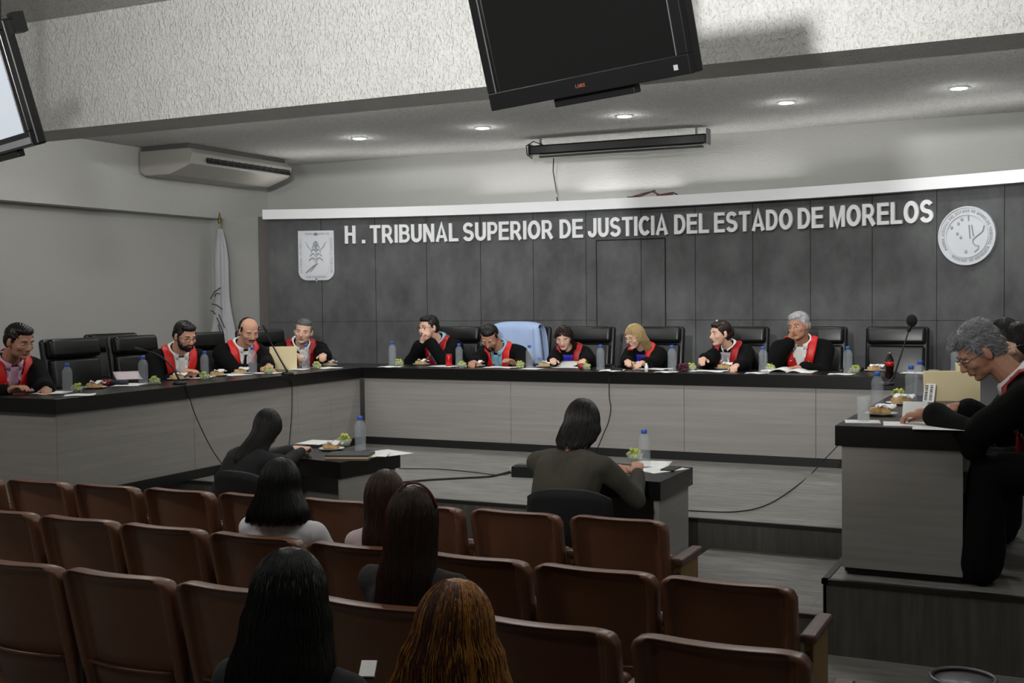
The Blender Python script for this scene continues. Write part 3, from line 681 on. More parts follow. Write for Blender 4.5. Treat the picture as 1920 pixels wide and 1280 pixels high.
# ---------------------------------------------------------------- auditorium seats
def seat_proto():
    o = empty('auditorium_seat', (0, 0, 0)); W = .46; hw = W/2    # faces +y (towards the stage); origin on floor under back top centre
    H_ = .75; n = 15; tilt = .22
    def P(u, v, d):   # u -1..1 , v 0 bottom..1 top , d depth toward the hall rear
        z = .18+(H_-.18)*v; y = -(z-.75)*tilt+.045*u*u - d
        rr = .0
        if v > .9: rr = (v-.9)/.1
        x = u*(hw-.012*(1-v))*(1-.05*rr**3)
        z2 = z - (.018*abs(u)**8)*(1 if v > .95 else 0)
        return Vector((x, y, z2))
    # moulded shell: front and rear skins closed into one solid with a raised rim
    vs = []; fs = []; nu, nv = 33, 27
    def skin(d0, d1):
        o_ = len(vs)
        for i in range(nu):
            for j in range(nv):
                u = -1+2*i/(nu-1); v = j/(nv-1)
                e = max(abs(u), .80+(v-.97)*3 if v > .97 else 0)
                vs.append(P(u, v, d0 if e < .80 else (d1 if e > .86 else (d0+(d1-d0)*(e-.80)/.06))))
        return o_
    a = skin(.006, .048); b = skin(-.035, -.02)
    G = lambda o_, i, j: o_+i*nv+j
    for i in range(nu-1):
        for j in range(nv-1):
            fs.append((G(a, i, j), G(a, i+1, j), G(a, i+1, j+1), G(a, i, j+1))); fs.append((G(b, i, j), G(b, i, j+1), G(b, i+1, j+1), G(b, i+1, j)))
    for i in range(nu-1): fs.append((G(a, i, nv-1), G(a, i+1, nv-1), G(b, i+1, nv-1), G(b, i, nv-1))); fs.append((G(a, i+1, 0), G(a, i, 0), G(b, i, 0), G(b, i+1, 0)))
    for j in range(nv-1): fs.append((G(a, nu-1, j), G(b, nu-1, j), G(b, nu-1, j+1), G(a, nu-1, j+1))); fs.append((G(a, 0, j+1), G(b, 0, j+1), G(b, 0, j), G(a, 0, j)))
    MB().add(vs, fs).build('backrest', M_BROWN, o, smooth=True, bevel=.012, seg=3)
    # lower rear panel with a raised lip
    P2 = [[P(u*.79, v, .020)+Vector((0, 0, 0)) for v in (.0, .12, .24, .345)] for u in [-1+2*k/10 for k in range(11)]]
    MB().grid(P2).build('lower_panel', M_BROWNP, o, smooth=True, solid=.014)
    mb = MB(); mb.tube([P(u*.79, .35, .034) for u in [-1+2*k/10 for k in range(11)]], .006, 6); mb.build('panel_lip', M_BROWN, o, smooth=True)
    # folded up cushion
    q = Matrix.Translation((0, .19, .36)) @ Matrix.Rotation(1.25, 4, 'X')
    MB().box((-hw+.03, -.20, -.045), (hw-.03, .20, .045), q).build('seat', M_BROWN, o, bevel=.03, seg=3, smooth=True)
    x = hw+.022
    MB().box((x-.016, .12, 0), (x+.016, .38, .53)).build('side_panel', M_PLY, o, bevel=.004)
    mb = MB(); mb.box((x-.028, .10, .53), (x+.028, .42, .565)); mb.build('armrest', M_ARMW, o, bevel=.012, seg=3)
    MB().box((x-.01, .09, .0), (x+.01, .12, .50)).build('bracket', M_DARKST, o)
    return o
st0 = seat_proto(); suse = [False]
def place_seat(x, y, rz, label, group, sx=1.0):
    o = st0 if not suse[0] else copy_tree(st0); suse[0] = True
    o.scale = (sx, 1, 1)
    o.location = (x, y, FL); o.rotation_euler = (0, 0, rz); tag(o, label, 'seat', group)
def seat_row(edges, grp, labels):
    for (px_, py_), lb in zip(edges, labels):
        p = atZ(px_, py_, .385); place_seat(p.x-.235, p.y+.0, .0, lb, grp)
def row_from(xs, y0, y1, grp, labels):
    pt = (xs[-1]-xs[0])/(len(xs)-1)
    for i, (x, lb) in enumerate(zip(xs, labels)):
        t = (x-xs[0])/(xs[-1]-xs[0]); place_seat(x-pt*.47, y0+(y1-y0)*t, 0, lb, grp, pt*.945/.46)
bl = 'brown leatherette auditorium seat'
row_from([-5.60, -5.09, -4.60, -4.11, -3.62, -3.13, -2.66, -2.16, -1.655], 4.70, 4.93, 'seats of the front row', [
    bl+' cut by the left photo edge, front row', bl+', second from the left photo edge, front row', bl+', third from the left photo edge, front row', bl+' left of the person in the white shirt, front row',
    bl+' straight in front of the person in the white shirt', bl+' between white shirt and pink top, front row', bl+' mostly hidden by the red haired person, front row',
    bl+' second from the right end of the front row', bl+' at the right end of the front row, with armrest'])
row_from([-4.49, -3.97, -3.46, -2.94, -2.42, -1.885, -1.375, -.87], 3.97, 3.97, 'seats of the second row', [
    bl+' cut by the left photo edge, second row', bl+' second from the left photo edge, second row', bl+' behind and left of the white shirt, second row', bl+' holding the person in the white shirt, second row',
    bl+' holding the person in the pink top, second row', bl+' right of the red haired person, second row', bl+' second from the right end, second row', bl+' at the right end of the second row'])
row_from([-3.49, -2.95, -2.40, -1.83, -1.245, -.67], 3.19, 3.24, 'seats of the third row', [
    bl+' cut by the left photo edge, third row', bl+' second from the left, third row', bl+' partly hidden by the black haired person, third row',
    bl+' holding the red haired person in the dark coat, third row', bl+' just right of the golden haired person, third row', bl+' cut by the bottom edge of the photo at right, third row'])
row_from([-2.25, -1.66, -1.07, -.48], 2.10, 2.10, 'seats of the fourth row', [
    bl+' below the photo edge left of the black haired person', bl+' holding the large black haired person in the foreground', bl+' holding the golden haired person in the foreground', bl+' below the photo edge at the right'])

# ---------------------------------------------------------------- things on the benches
def bottle_proto(liq=M_WATER):
    o = empty('water_bottle', (0, 0, 0))
    pr = [(.001, 0), (.032, 0), (.0375, .006), (.0385, .018)]
    for k in range(9): z = .026+k*.0135; pr += [(.0385, z), (.0350, z+.0065)]
    pr += [(.0385, .150), (.0365, .168), (.028, .188), (.018, .198), (.0135, .204), (.0135, .212)]
    MB().lathe(pr, n=24).build('bottle_body', M_PET, o, smooth=True)
    MB().lathe([(.0175, .204), (.0175, .226), (.0155, .2285), (.001, .2285)], n=16).build('cap', M_CAP, o, smooth=True)
    return o
bt0 = bottle_proto(); bu = [False]
def bottle(x, yt, yb, lb, z=B, grp='blue capped water bottles'):
    p = atZ(x, yb, z); p2 = atZ(x, yb, z); t = ray(x, yt); t = O_+t*((p.xy.length)/(t.xy.length)); h = t.z-z
    o = bt0 if not bu[0] else copy_tree(bt0); bu[0] = True
    s = max(.88, min(1.1, h/.2275)); o.location = (p.x, p.y, z); o.scale = (s, s, s); o.rotation_euler = (0, 0, random.random()*6)
    return tag(o, lb, 'bottle', grp)
for a in ((127, 681, 738, 'water bottle in front of the judge at the left photo edge'), (269, 667, 722, 'water bottle left of the bearded judge, before the second chair'),
          (384, 658, 706, 'water bottle right of the bearded judge'), (474, 650, 701, 'water bottle in front of the balding judge'),
          (574, 645, 692, 'water bottle in front of the judge at the bench corner'), (736, 640, 686, 'water bottle left of the judge with clasped hands at his chin'),
          (861, 644, 687, 'water bottle beside the red drink can'), (993, 647, 691, 'water bottle in front of the blue jacket'), (1126, 646, 694, 'water bottle right of the long dark haired woman with the blue blouse'),
          (1260, 647, 697, 'water bottle right of the blonde woman'), (1431, 649, 700, 'water bottle left of the grey haired judge resting his cheek'), (1590, 649, 701, 'water bottle left of the empty chair at right'),
          (1645, 697, 766, 'water bottle right behind the drinking glass'), (1708, 685, 752, 'front bottle of the pair beside the manila folder'), (1725, 676, 742, 'rear bottle of the pair beside the manila folder'),
          (1790, 650, 697, 'water bottle seen just left of the bowed grey head at right')):
    bottle(*a)
bottle(676, 780, 845, 'water bottle on the left clerk table', .37); bottle(1208, 805, 876, 'water bottle on the right clerk table', .37)

def grapes(x, y, lb, z=B, s=1.0):
    p = atZ(x, y+5, z); rnd = random.Random(int(x)); mb = MB(); g = 'bunches of green grapes in cups'
    o = empty('grape_bunch', p, 0, lb, 'grapes', g)
    pts = []
    for k in range(34):
        a = rnd.random()*2*PI; h = rnd.random(); rr = .036*math.sqrt(rnd.random())*(1-.45*h)*s
        pts.append((rr*math.cos(a)*1.25, rr*math.sin(a), .012+.05*h*s))
    for c in pts: mb.ell(c, .0105+rnd.random()*.002, 8, 6)
    mb.build('grapes', M_GRAPE, o, smooth=True)
    MB().lathe([(.001, 0), (.030*s, 0), (.047*s, .045), (.0455*s, .045), (.029*s, .003), (.001, .003)], n=20).build('cup', M_GLASS, o, smooth=True)
    MB().tube([(0, 0, .05*s), (.008, 0, .068*s), (.02, .004, .075*s)], .0018, 5).build('stem', mat('grape_stem', (.55, .5, .25), .6), o)
    return o
for x, y, lb in ((145, 731, 'green grapes beside the bottle of the leftmost judge'), (290, 716, 'green grapes left of the nearest gooseneck microphone'), (384, 707, 'green grapes below the bottle right of the bearded judge'),
                 (504, 697, 'green grapes below the upright manila folder, left wing'), (594, 686, 'green grapes at the bench corner'), (748, 681, 'green grapes in front of the judge with clasped hands'),
                 (866, 685, 'green grapes under the bottle beside the red can'), (976, 685, 'green grapes by the hand of the judge bending low'), (1099, 688, 'green grapes right of the long dark haired woman'),
                 (1296, 690, 'green grapes under the outstretched hand'), (1444, 692, 'green grapes left of the open book'), (1603, 695, 'green grapes left of the empty chair at right'), (1685, 745, 'green grapes between the bottles of the right wing')):
    grapes(x, y, lb)
grapes(645, 830, 'green grapes on the left clerk table', .37, 1.3); grapes(1190, 858, 'green grapes on the right clerk table', .37, 1.2)

def cloth(name, pts_px, z, m_, lb, cat, h=.003, grp=None, zs=None, crumple=0, seed=0):
    """flat sheet through four pixel corners on height z"""
    c = [atZ(x, y, z) for x, y in pts_px]; ctr = (c[0]+c[1]+c[2]+c[3])/4; rnd = random.Random(seed or int(pts_px[0][0]*7+pts_px[0][1]))
    n = 9; P = []
    for i in range(n):
        row = []
        for j in range(n):
            u, v = i/(n-1), j/(n-1); p = (c[0]*(1-u)+c[1]*u)*(1-v)+(c[3]*(1-u)+c[2]*u)*v - ctr
            p.z = h + crumple*(rnd.random()*.5+.5*math.sin(u*7+rnd.random())*math.cos(v*5)+.5)*(1 if 0 < i < n-1 and 0 < j < n-1 else .3)
            row.append(p)
        P.append(row)
    return tag(MB().grid(P).build(name, m_, None, loc=(ctr.x, ctr.y, z+.0005), solid=.002, smooth=crumple > 0), lb, cat, grp)
def sheet(x, y, w_, d_, ang, lb, z=B, h=.002, m_=M_PAPER, name='paper_sheet', cat='paper', crumple=0, lift=0, grp=None):
    p = atZ(x, y, z); n = 7; P = []; rnd = random.Random(int(x*3+y)); ph = rnd.random()*6
    for i in range(n):
        row = []
        for j in range(n):
            u, v = i/(n-1)-.5, j/(n-1)-.5
            zz = h + crumple*(.5+.5*math.sin(u*9+ph)*math.cos(v*7+ph)) + lift*max(0, v+.5)**2
            row.append(Vector((u*w_, v*d_, zz)))
        P.append(row)
    o = MB().grid(P).build(name, m_, None, loc=(p.x, p.y, z+.0006), solid=.0015, smooth=True); o.rotation_euler = (0, 0, ang)
    return tag(o, lb, cat, grp)
def snack(x, y, lb, z=B, ang=0, food=M_BREAD, napkin=True, s=1.0):
    p = atZ(x, y, z); rnd = random.Random(int(x+y)); o = empty('snack_plate', (p.x, p.y, z), ang, lb, 'plate', 'plates with sandwich and napkin')
    MB().lathe([(.001, 0), (.05*s, .001), (.085*s, .012), (.087*s, .014), (.05*s, .006), (.001, .005)], n=24).build('plate', M_WHITE, o, smooth=True)
    MB().box((-.06*s, -.03*s, .008), (.05*s, .035*s, .042)).build('sandwich', food, o, bevel=.014, seg=3, smooth=True)
    if napkin:
        P = []
        for i in range(7):
            P.append([Vector((-.02+.09*i/6, -.045+.09*j/6, .046+.012*math.sin(i*1.1+j)+.008*rnd.random())) for j in range(7)])
        MB().grid(P).build('napkin', M_PAPER, o, solid=.002, smooth=True)
    return o
for x, y, lb, an in ((178, 728, 'sandwich with a white napkin on a plate, beside the leftmost grapes', .3), (333, 712, 'sandwich in a napkin at the foot of the nearest gooseneck microphone', 1.2), (408, 705, 'brown snack on a plate right of the bearded judge', .4),
                     (452, 701, 'yellowish wrapped snack in front of the balding judge', .8), (617, 686, 'napkin covered snack in front of the clasped hands at the corner', .1), (790, 684, 'sandwich plate in front of the judge with clasped hands at his chin', 0), (893, 687, 'sandwich plate in front of the judge bending low', .2),
                     (1022, 688, 'sandwich plate left of the long dark haired woman\'s papers', .3), (1192, 690, 'snack with a white napkin in front of the blonde woman', 0), (1358, 692, 'sandwich with a napkin in front of the woman with pinned up hair', .5),
                     (1640, 696, 'folded napkin and snack in front of the empty chair at right', .9), (1652, 778, 'sandwich and napkin right of the drinking glass', .4), (1690, 758, 'snack plate below the grapes of the right wing', 1.0)):
    snack(x, y, lb, B, an)
snack(622, 843, 'small plate of food by the writing hand of the left clerk', .37, .2)
for x, y, w_, d_, an, lb in ((100, 737, .21, .28, .2, 'white paper in front of the leftmost judge'), (150, 741, .2, .2, .7, 'napkin under the leftmost bottle'), (243, 722, .21, .3, .5, 'white papers left of the second bottle, before the empty chair'),
                             (372, 708, .22, .32, .3, 'white paper sheets in front of the bearded judge'), (437, 703, .22, .3, 1.3, 'long white paper between the bearded and the balding judge'), (500, 700, .25, .2, .2, 'white papers under the upright manila folder'),
                             (560, 693, .18, .18, .4, 'napkin at the foot of the second gooseneck microphone'), (612, 690, .21, .29, 1.1, 'white sheet at the bench corner by the clasped hands'), (733, 688, .2, .2, .1, 'napkin under the bottle left of the clasped hands judge'),
                             (835, 687, .22, .28, 1.4, 'white papers between the red can and the sandwich plate'), (940, 689, .21, .29, 1.5, 'paper under the hands of the judge bending low'), (997, 692, .18, .18, 0, 'napkin under the bottle before the blue jacket'),
                             (1070, 689, .22, .3, 1.5, 'white document pages in front of the long dark haired woman'), (1148, 695, .2, .25, .2, 'white sheet at the foot of the centre microphone'), (1225, 692, .24, .3, 1.45, 'open notebook in front of the blonde woman'), (1250, 698, .18, .15, 0, 'napkin under the bottle right of the blonde woman'),
                             (1330, 696, .22, .3, 1.5, 'papers in front of the woman with pinned up hair'), (1420, 700, .18, .16, 0, 'napkin under the bottle left of the cheek resting judge'), (1578, 702, .2, .16, 0, 'napkin under the bottle left of the empty right chair'), (1728, 700, .22, .3, 1.4, 'white sheet on the bench behind the manila folder of the right wing')):
    sheet(x, y, w_, d_, an, lb, grp='white papers and napkins on the benches', crumple=.006)
sheet(1063, 686, .21, .26, 0, 'sheaf of white pages bent upward before the long dark haired woman', lift=.035, h=.006)
# open book of the cheek resting judge
p = atZ(1480, 698, B); ob = empty('open_book', p, 0, 'open book lying in front of the judge resting his cheek on his hand', 'book')
for s in (-1, 1):
    P = [[Vector((s*.21*u, -.13+.26*v, .012+.022*math.sin(min(1, u*1.6)*PI)*(1-u*.5))) for v in (0, .5, 1)] for u in [k/8 for k in range(9)]]
    MB().grid(P).build('page_block', M_PAPER, ob, solid=.01, smooth=True)
MB().box((-.22, -.135, 0), (.22, .135, .006)).build('cover', mat('book_cover_dark', (.2, .2, .22), .5), ob)
sheet(240, 716, .2, .26, .9, 'pale pink leaflet lying on the papers before the empty left chair', h=.03, lift=.05, m_=mat('pale_pink_paper', (.80, .74, .76), .7))
# red and dark spectacle case, manila folders, can, cola, cups
p = atZ(212, 722, B); o = empty('pouch', p, .3, 'red and dark blue pouch lying in front of the empty left chair', 'pouch')
MB().box((-.10, -.035, 0), (-.01, .035, .045)).build('red_half', mat('red_pouch', (.50, .10, .12), .5), o, bevel=.015, seg=3, smooth=True)
MB().box((-.01, -.035, 0), (.12, .035, .04)).build('dark_half', mat('navy_pouch', (.12, .13, .2), .5), o, bevel=.015, seg=3, smooth=True)
def folder(pa, pb, ph, plane, lb, h2=None):
    """standing manila folder from pixel pa to pb at the base, height by pixel ph"""
    A = atZ(*pa, B); Bq = atZ(*pb, B); c = (A+Bq)/2; t = ray(pa[0], ph); t = O_+t*(A.xy.length/t.xy.length); h = t.z-B
    X = Bq-A; n = Vector((-X.y, X.x, 0)).normalized()
    o = empty('manila_folder', c, 0, lb, 'folder')
    for k, (d, nm) in enumerate(((0, 'front_cover'), (.035, 'back_cover'))):
        P = [[(A-c)+X*u+Vector((0, 0, .001+h*v*(1+.02*k)))+n*(d*v+.002*k) for v in (0, .5, 1)] for u in (0, .5, 1)]
        MB().grid(P).build(nm, M_MANILA, o, solid=.003)
    P = [[(A-c)+X*(.02+.96*u)+Vector((0, 0, .001+h*.97*v))+n*(.016*v+.001) for v in (0, 1)] for u in (0, 1)]
    MB().grid(P).build('inner_sheets', M_PAPER, o, solid=.004)
    return o
folder((506, 693), (557, 692), 651, 0, 'upright manila folder held open by the balding judge')
folder((1733, 752), (1838, 752), 697, 0, 'large upright manila folder in front of the bowed judge at right')
folder((1793, 712), (1822, 712), 681, 0, 'small pale folder standing behind the large manila folder')
p = atZ(1745, 752, B); o = empty('library_card', (p.x-.01, p.y-.04, B), -.35, 'white card with two black barcode strips leaning on the large manila folder', 'card')
q = Matrix.Rotation(-.25, 4, 'X'); MB().box((-.035, 0, 0), (.035, .004, .11), q).build('card', M_PAPER, o)
mb = MB(); rnd = random.Random(5)
for cx_ in (-.018, .012):
    z = .008
    while z < .1: hh = .002+rnd.random()*.005; mb.box((cx_-.009, -.001, z), (cx_+.009, 0, min(.102, z+hh)), q); z += hh+.003
mb.build('barcode', M_GLASSF, o)
p = atZ(842, 687, B); o = empty('drink_can', p, 0, 'red drink can between the clasped hands judge and his right bottle', 'can')
MB().lathe([(.001, 0), (.026, 0), (.032, .008), (.032, .105), (.026, .118)], n=20).build('can_body', M_CAN, o, smooth=True); MB().lathe([(.001, .117), (.027, .117), (.027, .1205), (.001, .119)], n=20).build('lid', M_STEEL, o, smooth=True)
p = atZ(1668, 707, B); o = empty('cola_bottle', p, 0, 'dark cola bottle with a red label in front of the empty chair at right', 'bottle')
MB().lathe([(.001, 0), (.03, 0), (.034, .01), (.03, .06), (.034, .09), (.034, .12), (.028, .145), (.015, .17), (.013, .185)], n=20).build('bottle_body', M_COLA, o, smooth=True)
MB().lathe([(.0348, .088), (.0348, .122)], n=20).build('label_band', M_CAN, o, smooth=True); MB().lathe([(.016, .176), (.016, .194), (.001, .195)], n=16).build('cap', M_STEEL, o, smooth=True)
p = atZ(1619, 789, B); o = empty('drinking_glass', p, 0, 'clear drinking glass on a white napkin at the near end of the right wing', 'glass')
MB().lathe([(.001, 0), (.030, 0), (.034, .125), (.0325, .125), (.028, .012), (.001, .010)], n=28).build('tumbler', M_GLASS, o, smooth=True)
sheet(1617, 790, .17, .15, .2, 'white napkin under the drinking glass', h=.0005)
sheet(1708, 795, .26, .20, .15, 'white document under the hands of the judge at right', h=.001, name='document'); sheet(1765, 802, .26, .2, .1, 'second white document right of the first, under the black sleeve', h=.0015, name='document')
p = atZ(1751, 700, B); o = tag(MB().lathe([(.001, 0), (.04, 0), (.042, .03), (.001, .034)], n=20).build('small_tub', mat('grey_tub', (.5, .5, .5), .4), None, loc=p, smooth=True), 'small round grey tub on the bench behind the manila folder', 'tub')
p = atZ(1212, 697, B); o = tag(MB().lathe([(.001, 0), (.016, 0), (.016, .05), (.008, .062), (.008, .075), (.001, .076)], n=16).build('small_vial', M_WHITE, None, loc=p, smooth=True), 'small white plastic vial in front of the blonde woman', 'vial')
p = atZ(1281, 697, B); mb = MB(); rnd = random.Random(3)
for k in range(22): mb.ell((rnd.uniform(-.04, .03), rnd.uniform(-.03, .03), .015+rnd.random()*.05), .015, 8, 6)
tag(mb.build('red_grape_bunch', mat('dark_red_grapes', (.30, .10, .18), .3), None, loc=p, smooth=True), 'dark red grape bunch beside the outstretched hand', 'grapes')
p = atZ(1090, 693, B); tag(MB().ell((0, 0, .03), (.032, .032, .03), 14, 10).build('apple', mat('apple_red', (.55, .13, .12), .35), None, loc=p, smooth=True), 'small red fruit beside the green grapes right of the long dark haired woman', 'fruit')

p = atZ(1712, 786, B); q = Matrix.Rotation(-.5, 4, 'X'); o = tag(MB().box((-.055, 0, .004), (.065, .002, .10), q).build('held_page', M_PAPER, None, loc=(p.x, p.y, B)), 'small page held up by the bowed grey haired judge', 'paper')
# clerk tables
sheet(592, 834, .2, .24, .1, 'white note pad under the left clerk\'s arm', .37, .02, cat='paper', name='note_pad'); sheet(690, 856, .26, .2, .3, 'white papers beside the bottle on the left clerk table', .37, crumple=.02); sheet(728, 849, .21, .29, 1.2, 'sheet overhanging the right edge of the left clerk table', .37)
p = atZ(672, 860, .37); o = empty('book_stack', (p.x-.05, p.y+.0, .37), .35, 'low stack of papers and books at the near edge of the left clerk table', 'books')
for k, c in enumerate(((.35, .30, .28), (.75, .68, .5), (.2, .2, .22))): MB().box((-.15, -.1, .012*k), (.13, .1, .012*k+.010)).build('book', mat('book_%d' % k, c, .6), o)
sheet(1238, 880, .2, .28, -.5, 'white sheet under the arm of the person in the olive sweater', .37); sheet(1225, 870, .2, .25, .2, 'white paper beside the bottle on the right clerk table', .37, .003)
p = atZ(1258, 880, .37); tag(MB().box((-.04, -.08, 0), (.04, .08, .012)).build('phone', M_BLKPL, None, loc=p, bevel=.005), 'dark phone lying on the white sheet of the right clerk table', 'phone')

# ---------------------------------------------------------------- microphones
def goosenecks(base_px, pts_px, head, lb, foam=None, z=B, depth=None):
    p = atZ(*base_px, z); o = empty('gooseneck_microphone', p, 0, lb, 'microphone', 'gooseneck microphones')
    MB().lathe([(.001, 0), (.055, 0), (.055, .012), (.045, .022), (.012, .028), (.001, .03)], n=20).build('base', M_BLKPL, o, smooth=True)
    pts = [Vector((0, 0, .025))]; n = len(pts_px)
    for k, (x, y) in enumerate(pts_px):
        d = ray(x, y); pl = p.xy.length + (depth or 0)*(k+1)/n; q = O_+d*(pl/d.xy.length); pts.append(q-p)
    # smooth path
    sm = []
    for i in range(len(pts)-1):
        a = pts[max(0, i-1)]; b = pts[i]; c = pts[i+1]; d = pts[min(len(pts)-1, i+2)]
        for k in range(5):
            t = k/5; sm.append(.5*((2*b)+(c-a)*t+(2*a-5*b+4*c-d)*t*t+(3*b-a-3*c+d)*t**3))
    sm.append(pts[-1])
    MB().tube(sm, [.008-.004*i/len(sm) for i in range(len(sm))], 8).build('stem', M_BLKPL, o, smooth=True)
    e = sm[-1]; dd = (sm[-1]-sm[-4]).normalized()
    if foam: MB().ell(e+dd*.02, (foam, foam, foam*1.15), 16, 10).build('foam_cover', mat('foam_black', (.05, .05, .05), .95), o, smooth=True); MB().cap(e-dd*.05, .014, e, .016).build('capsule', M_BLKPL, o, smooth=True)
    else: MB().cap(e, .009, e+dd*.06, .011).build('capsule', M_BLKPL, o, smooth=True)
    return o
goosenecks((337, 720), [(325, 692), (309, 674), (290, 662), (268, 656)], 0, 'black gooseneck microphone bent left in front of the bearded judge')
goosenecks((539, 702), [(529, 680), (515, 655), (505, 636), (499, 622)], 0, 'black gooseneck microphone crossing the upright manila folder')
goosenecks((1156, 695), [(1159, 678), (1163, 655), (1165, 640)], 0, 'black gooseneck microphone in front of the blonde woman')
goosenecks((1662, 722), [(1674, 709), (1687, 672), (1700, 632), (1708, 606)], 0, 'tall microphone with a round black foam cover before the empty right chair', foam=.038)
def cable(pts, r, lb, m_=M_CABLE, name='cable'):
    sm = []
    for i in range(len(pts)-1):
        a = pts[max(0, i-1)]; b = pts[i]; c = pts[i+1]; d = pts[min(len(pts)-1, i+2)]
        for k in range(8):
            t = k/8; sm.append(.5*((2*b)+(c-a)*t+(2*a-5*b+4*c-d)*t*t+(3*b-a-3*c+d)*t**3))
    sm.append(pts[-1]); return tag(MB().tube(sm, r, 6).build(name, m_, smooth=True), lb, 'cable', None)
F2 = lambda x, y: atZ(x, y, .006)
cable([atZ(345, 722, B+.006), atX(350, 727, -6.19), atX(365, 775, -6.185), atX(395, 838, -6.17), atX(425, 880, -6.18), F2(437, 885)], .004, 'thin black cable hanging from the left bench wing to the floor, nearest the camera')
cable([atZ(543, 706, B+.006), atX(547, 716, -6.19), atX(547, 770, -6.19), atX(544, 812, -6.18), atX(541, 842, -6.17)], .004, 'thin black cable hanging down the left bench wing beside the clerk')
cable([atZ(1152, 698, B+.006), atY(1143, 702, 9.44), atY(1142, 740, 9.43), atY(1145, 765, 9.43), atY(1141, 790, 9.44), atY(1132, 812, 9.45), atY(1118, 846, 9.46)], .004, 'thin black cable hanging from the centre microphone over the bench front')
cable([atY(1584, 822, 9.05), atY(1568, 838, 9.0), atY(1545, 862, 8.85), F2(1525, 884), F2(1492, 912), F2(1440, 945), F2(1380, 959), F2(1290, 957)], .004, 'thin black cable sagging across the floor to the right wing')
cable([F2(748, 878), F2(820, 879), F2(880, 884), F2(935, 890), F2(968, 884)], .004, 'thin black cable on the floor left of the power strip')
cable([F2(740, 906), F2(800, 900), F2(870, 896), F2(920, 893), F2(950, 886), F2(972, 881)], .010, 'thick black cable bundle on the floor left of the power strip')
cable([F2(996, 884), F2(1000, 872), atZ(1008, 862, .03), F2(1024, 862), F2(1034, 868)], .004, 'loose cable loop behind the power strip')
p = atZ(986, 893, 0); o = empty('power_box', p, .1, 'black cable box on the floor left of the person in the olive sweater', 'power strip')
MB().box((-.10, -.06, 0), (.10, .06, .085)).build('box', M_BLKPL, o, bevel=.006); MB().ell((-.10, -.03, .06), .026, 10, 8).build('plug', mat('plug_grey', (.7, .7, .7), .5), o, smooth=True); MB().ell((.08, -.05, .065), .016, 10, 8).build('plug', mat('plug_grey', (.7, .7, .7), .5), o, smooth=True)
MB().box((-.08, -.04, .085), (.08, .04, .092)).build('socket_row', mat('socket_dark', (.2, .2, .2), .5), o)

# ---------------------------------------------------------------- flag
p = Vector((-9.0, 10.85, 0)); d = ray(415, 405); fp = O_+d*(14.3/1.0); fp.z = 0
FX, FY = atY(412, 640, 10.9).x, 10.9
fl = empty('flag', (FX, FY, 0), 0, 'white flag with a dark emblem hanging from a pole in the room corner', 'flag')
MB().lathe([(.001, 0), (.17, 0), (.17, .03), (.03, .07), (.03, .12)], n=24).build('stand', M_BLKPL, fl, smooth=True)
MB().cap((0, 0, .06), .014, (.035, 0, 2.36), .014).build('pole', mat('pale_wood_pole', (.62, .58, .48), .5), fl, smooth=True)
mb = MB(); mb.cap((.035, 0, 2.32), .02, (.036, 0, 2.43), .008, 10); mb.ell((.036, 0, 2.36), (.035, .012, .02), 10, 8); mb.build('finial', mat('brass', (.45, .40, .22), .4, metal=.6), fl, smooth=True)
P = []; n = 40
for j in range(26):
    v = j/25; z = 2.24-1.62*v; row = []; wd = .035+.14*min(1, v*1.1)+.02*math.sin(v*9)
    for i in range(n+1):
        a = 2*PI*i/n; rr = 1+.16*math.sin(a*6+v*2)+.07*math.sin(a*11)
        row.append(Vector((.035+.02*v+wd*math.cos(a)*rr, wd*.6*math.sin(a)*rr, z)))
    P.append(row)
fc = MB().grid(P).build('flag_cloth', mat('flag_cloth', (.70, .70, .71), .75), fl, smooth=True)
mb = MB()
for (u0, z0, u1, z1) in ((-.09, 1.42, .06, 1.55), (-.07, 1.36, .08, 1.30), (-.09, 1.28, -.02, 1.24), (.0, 1.2, .10, 1.0), (.03, 1.24, .11, 1.08), (-.03, 1.45, .05, 1.48), (.02, 1.12, .07, .96)):
    mb.tube([(.06+u0, -.115, z0), (.06+(u0+u1)/2, -.125, (z0+z1)/2+.02), (.06+u1, -.11, z1)], .006, 6)
mb.build('flag_emblem', mat('dark_print', (.22, .22, .24), .7), fl)

# ---------------------------------------------------------------- blue jacket on chair
mbj = MB(); jc = Vector((-5.17, YC+.16, 0))
P = []
for i in range(19):
    row = []
    for j in range(17):
        u = -1+2*i/18; v = j/16
        # over the top: back side down, front side down
        if v < .35: z = .62+(1.125-.62)*(v/.35); y = .085
        elif v < .5: t = (v-.35)/.15; z = 1.125+.02*math.sin(t*PI); y = .085-.20*t
        else: t = (v-.5)/.5; z = 1.125-.50*t; y = -.115-.05*t
        x = u*(.265+.05*abs(v-.42)*2)+.012*math.sin(v*14+u*5); y += .016*math.sin(u*11+v*3)*(abs(v-.42)+.1)
        z -= .03*abs(u)**3
        row.append(Vector((x, y, z)))
    P.append(row)
jk = empty('jacket', (jc.x, jc.y, 0), .05, 'light blue jacket draped over the chair behind the judge bending low', 'jacket')
MB().grid(P).build('jacket_body', mat('light_blue_cloth', (.62, .70, .84), .8, bump=('noise', 12, .5, .02, (1, 1, .4))), jk, smooth=True, solid=.012, sub=1)
mb = MB(); mb.cap((.24, -.11, 1.06), .04, (.30, -.16, .60), .05); mb.build('sleeve', mat('light_blue_cloth', (.62, .70, .84), .8), jk, smooth=True)

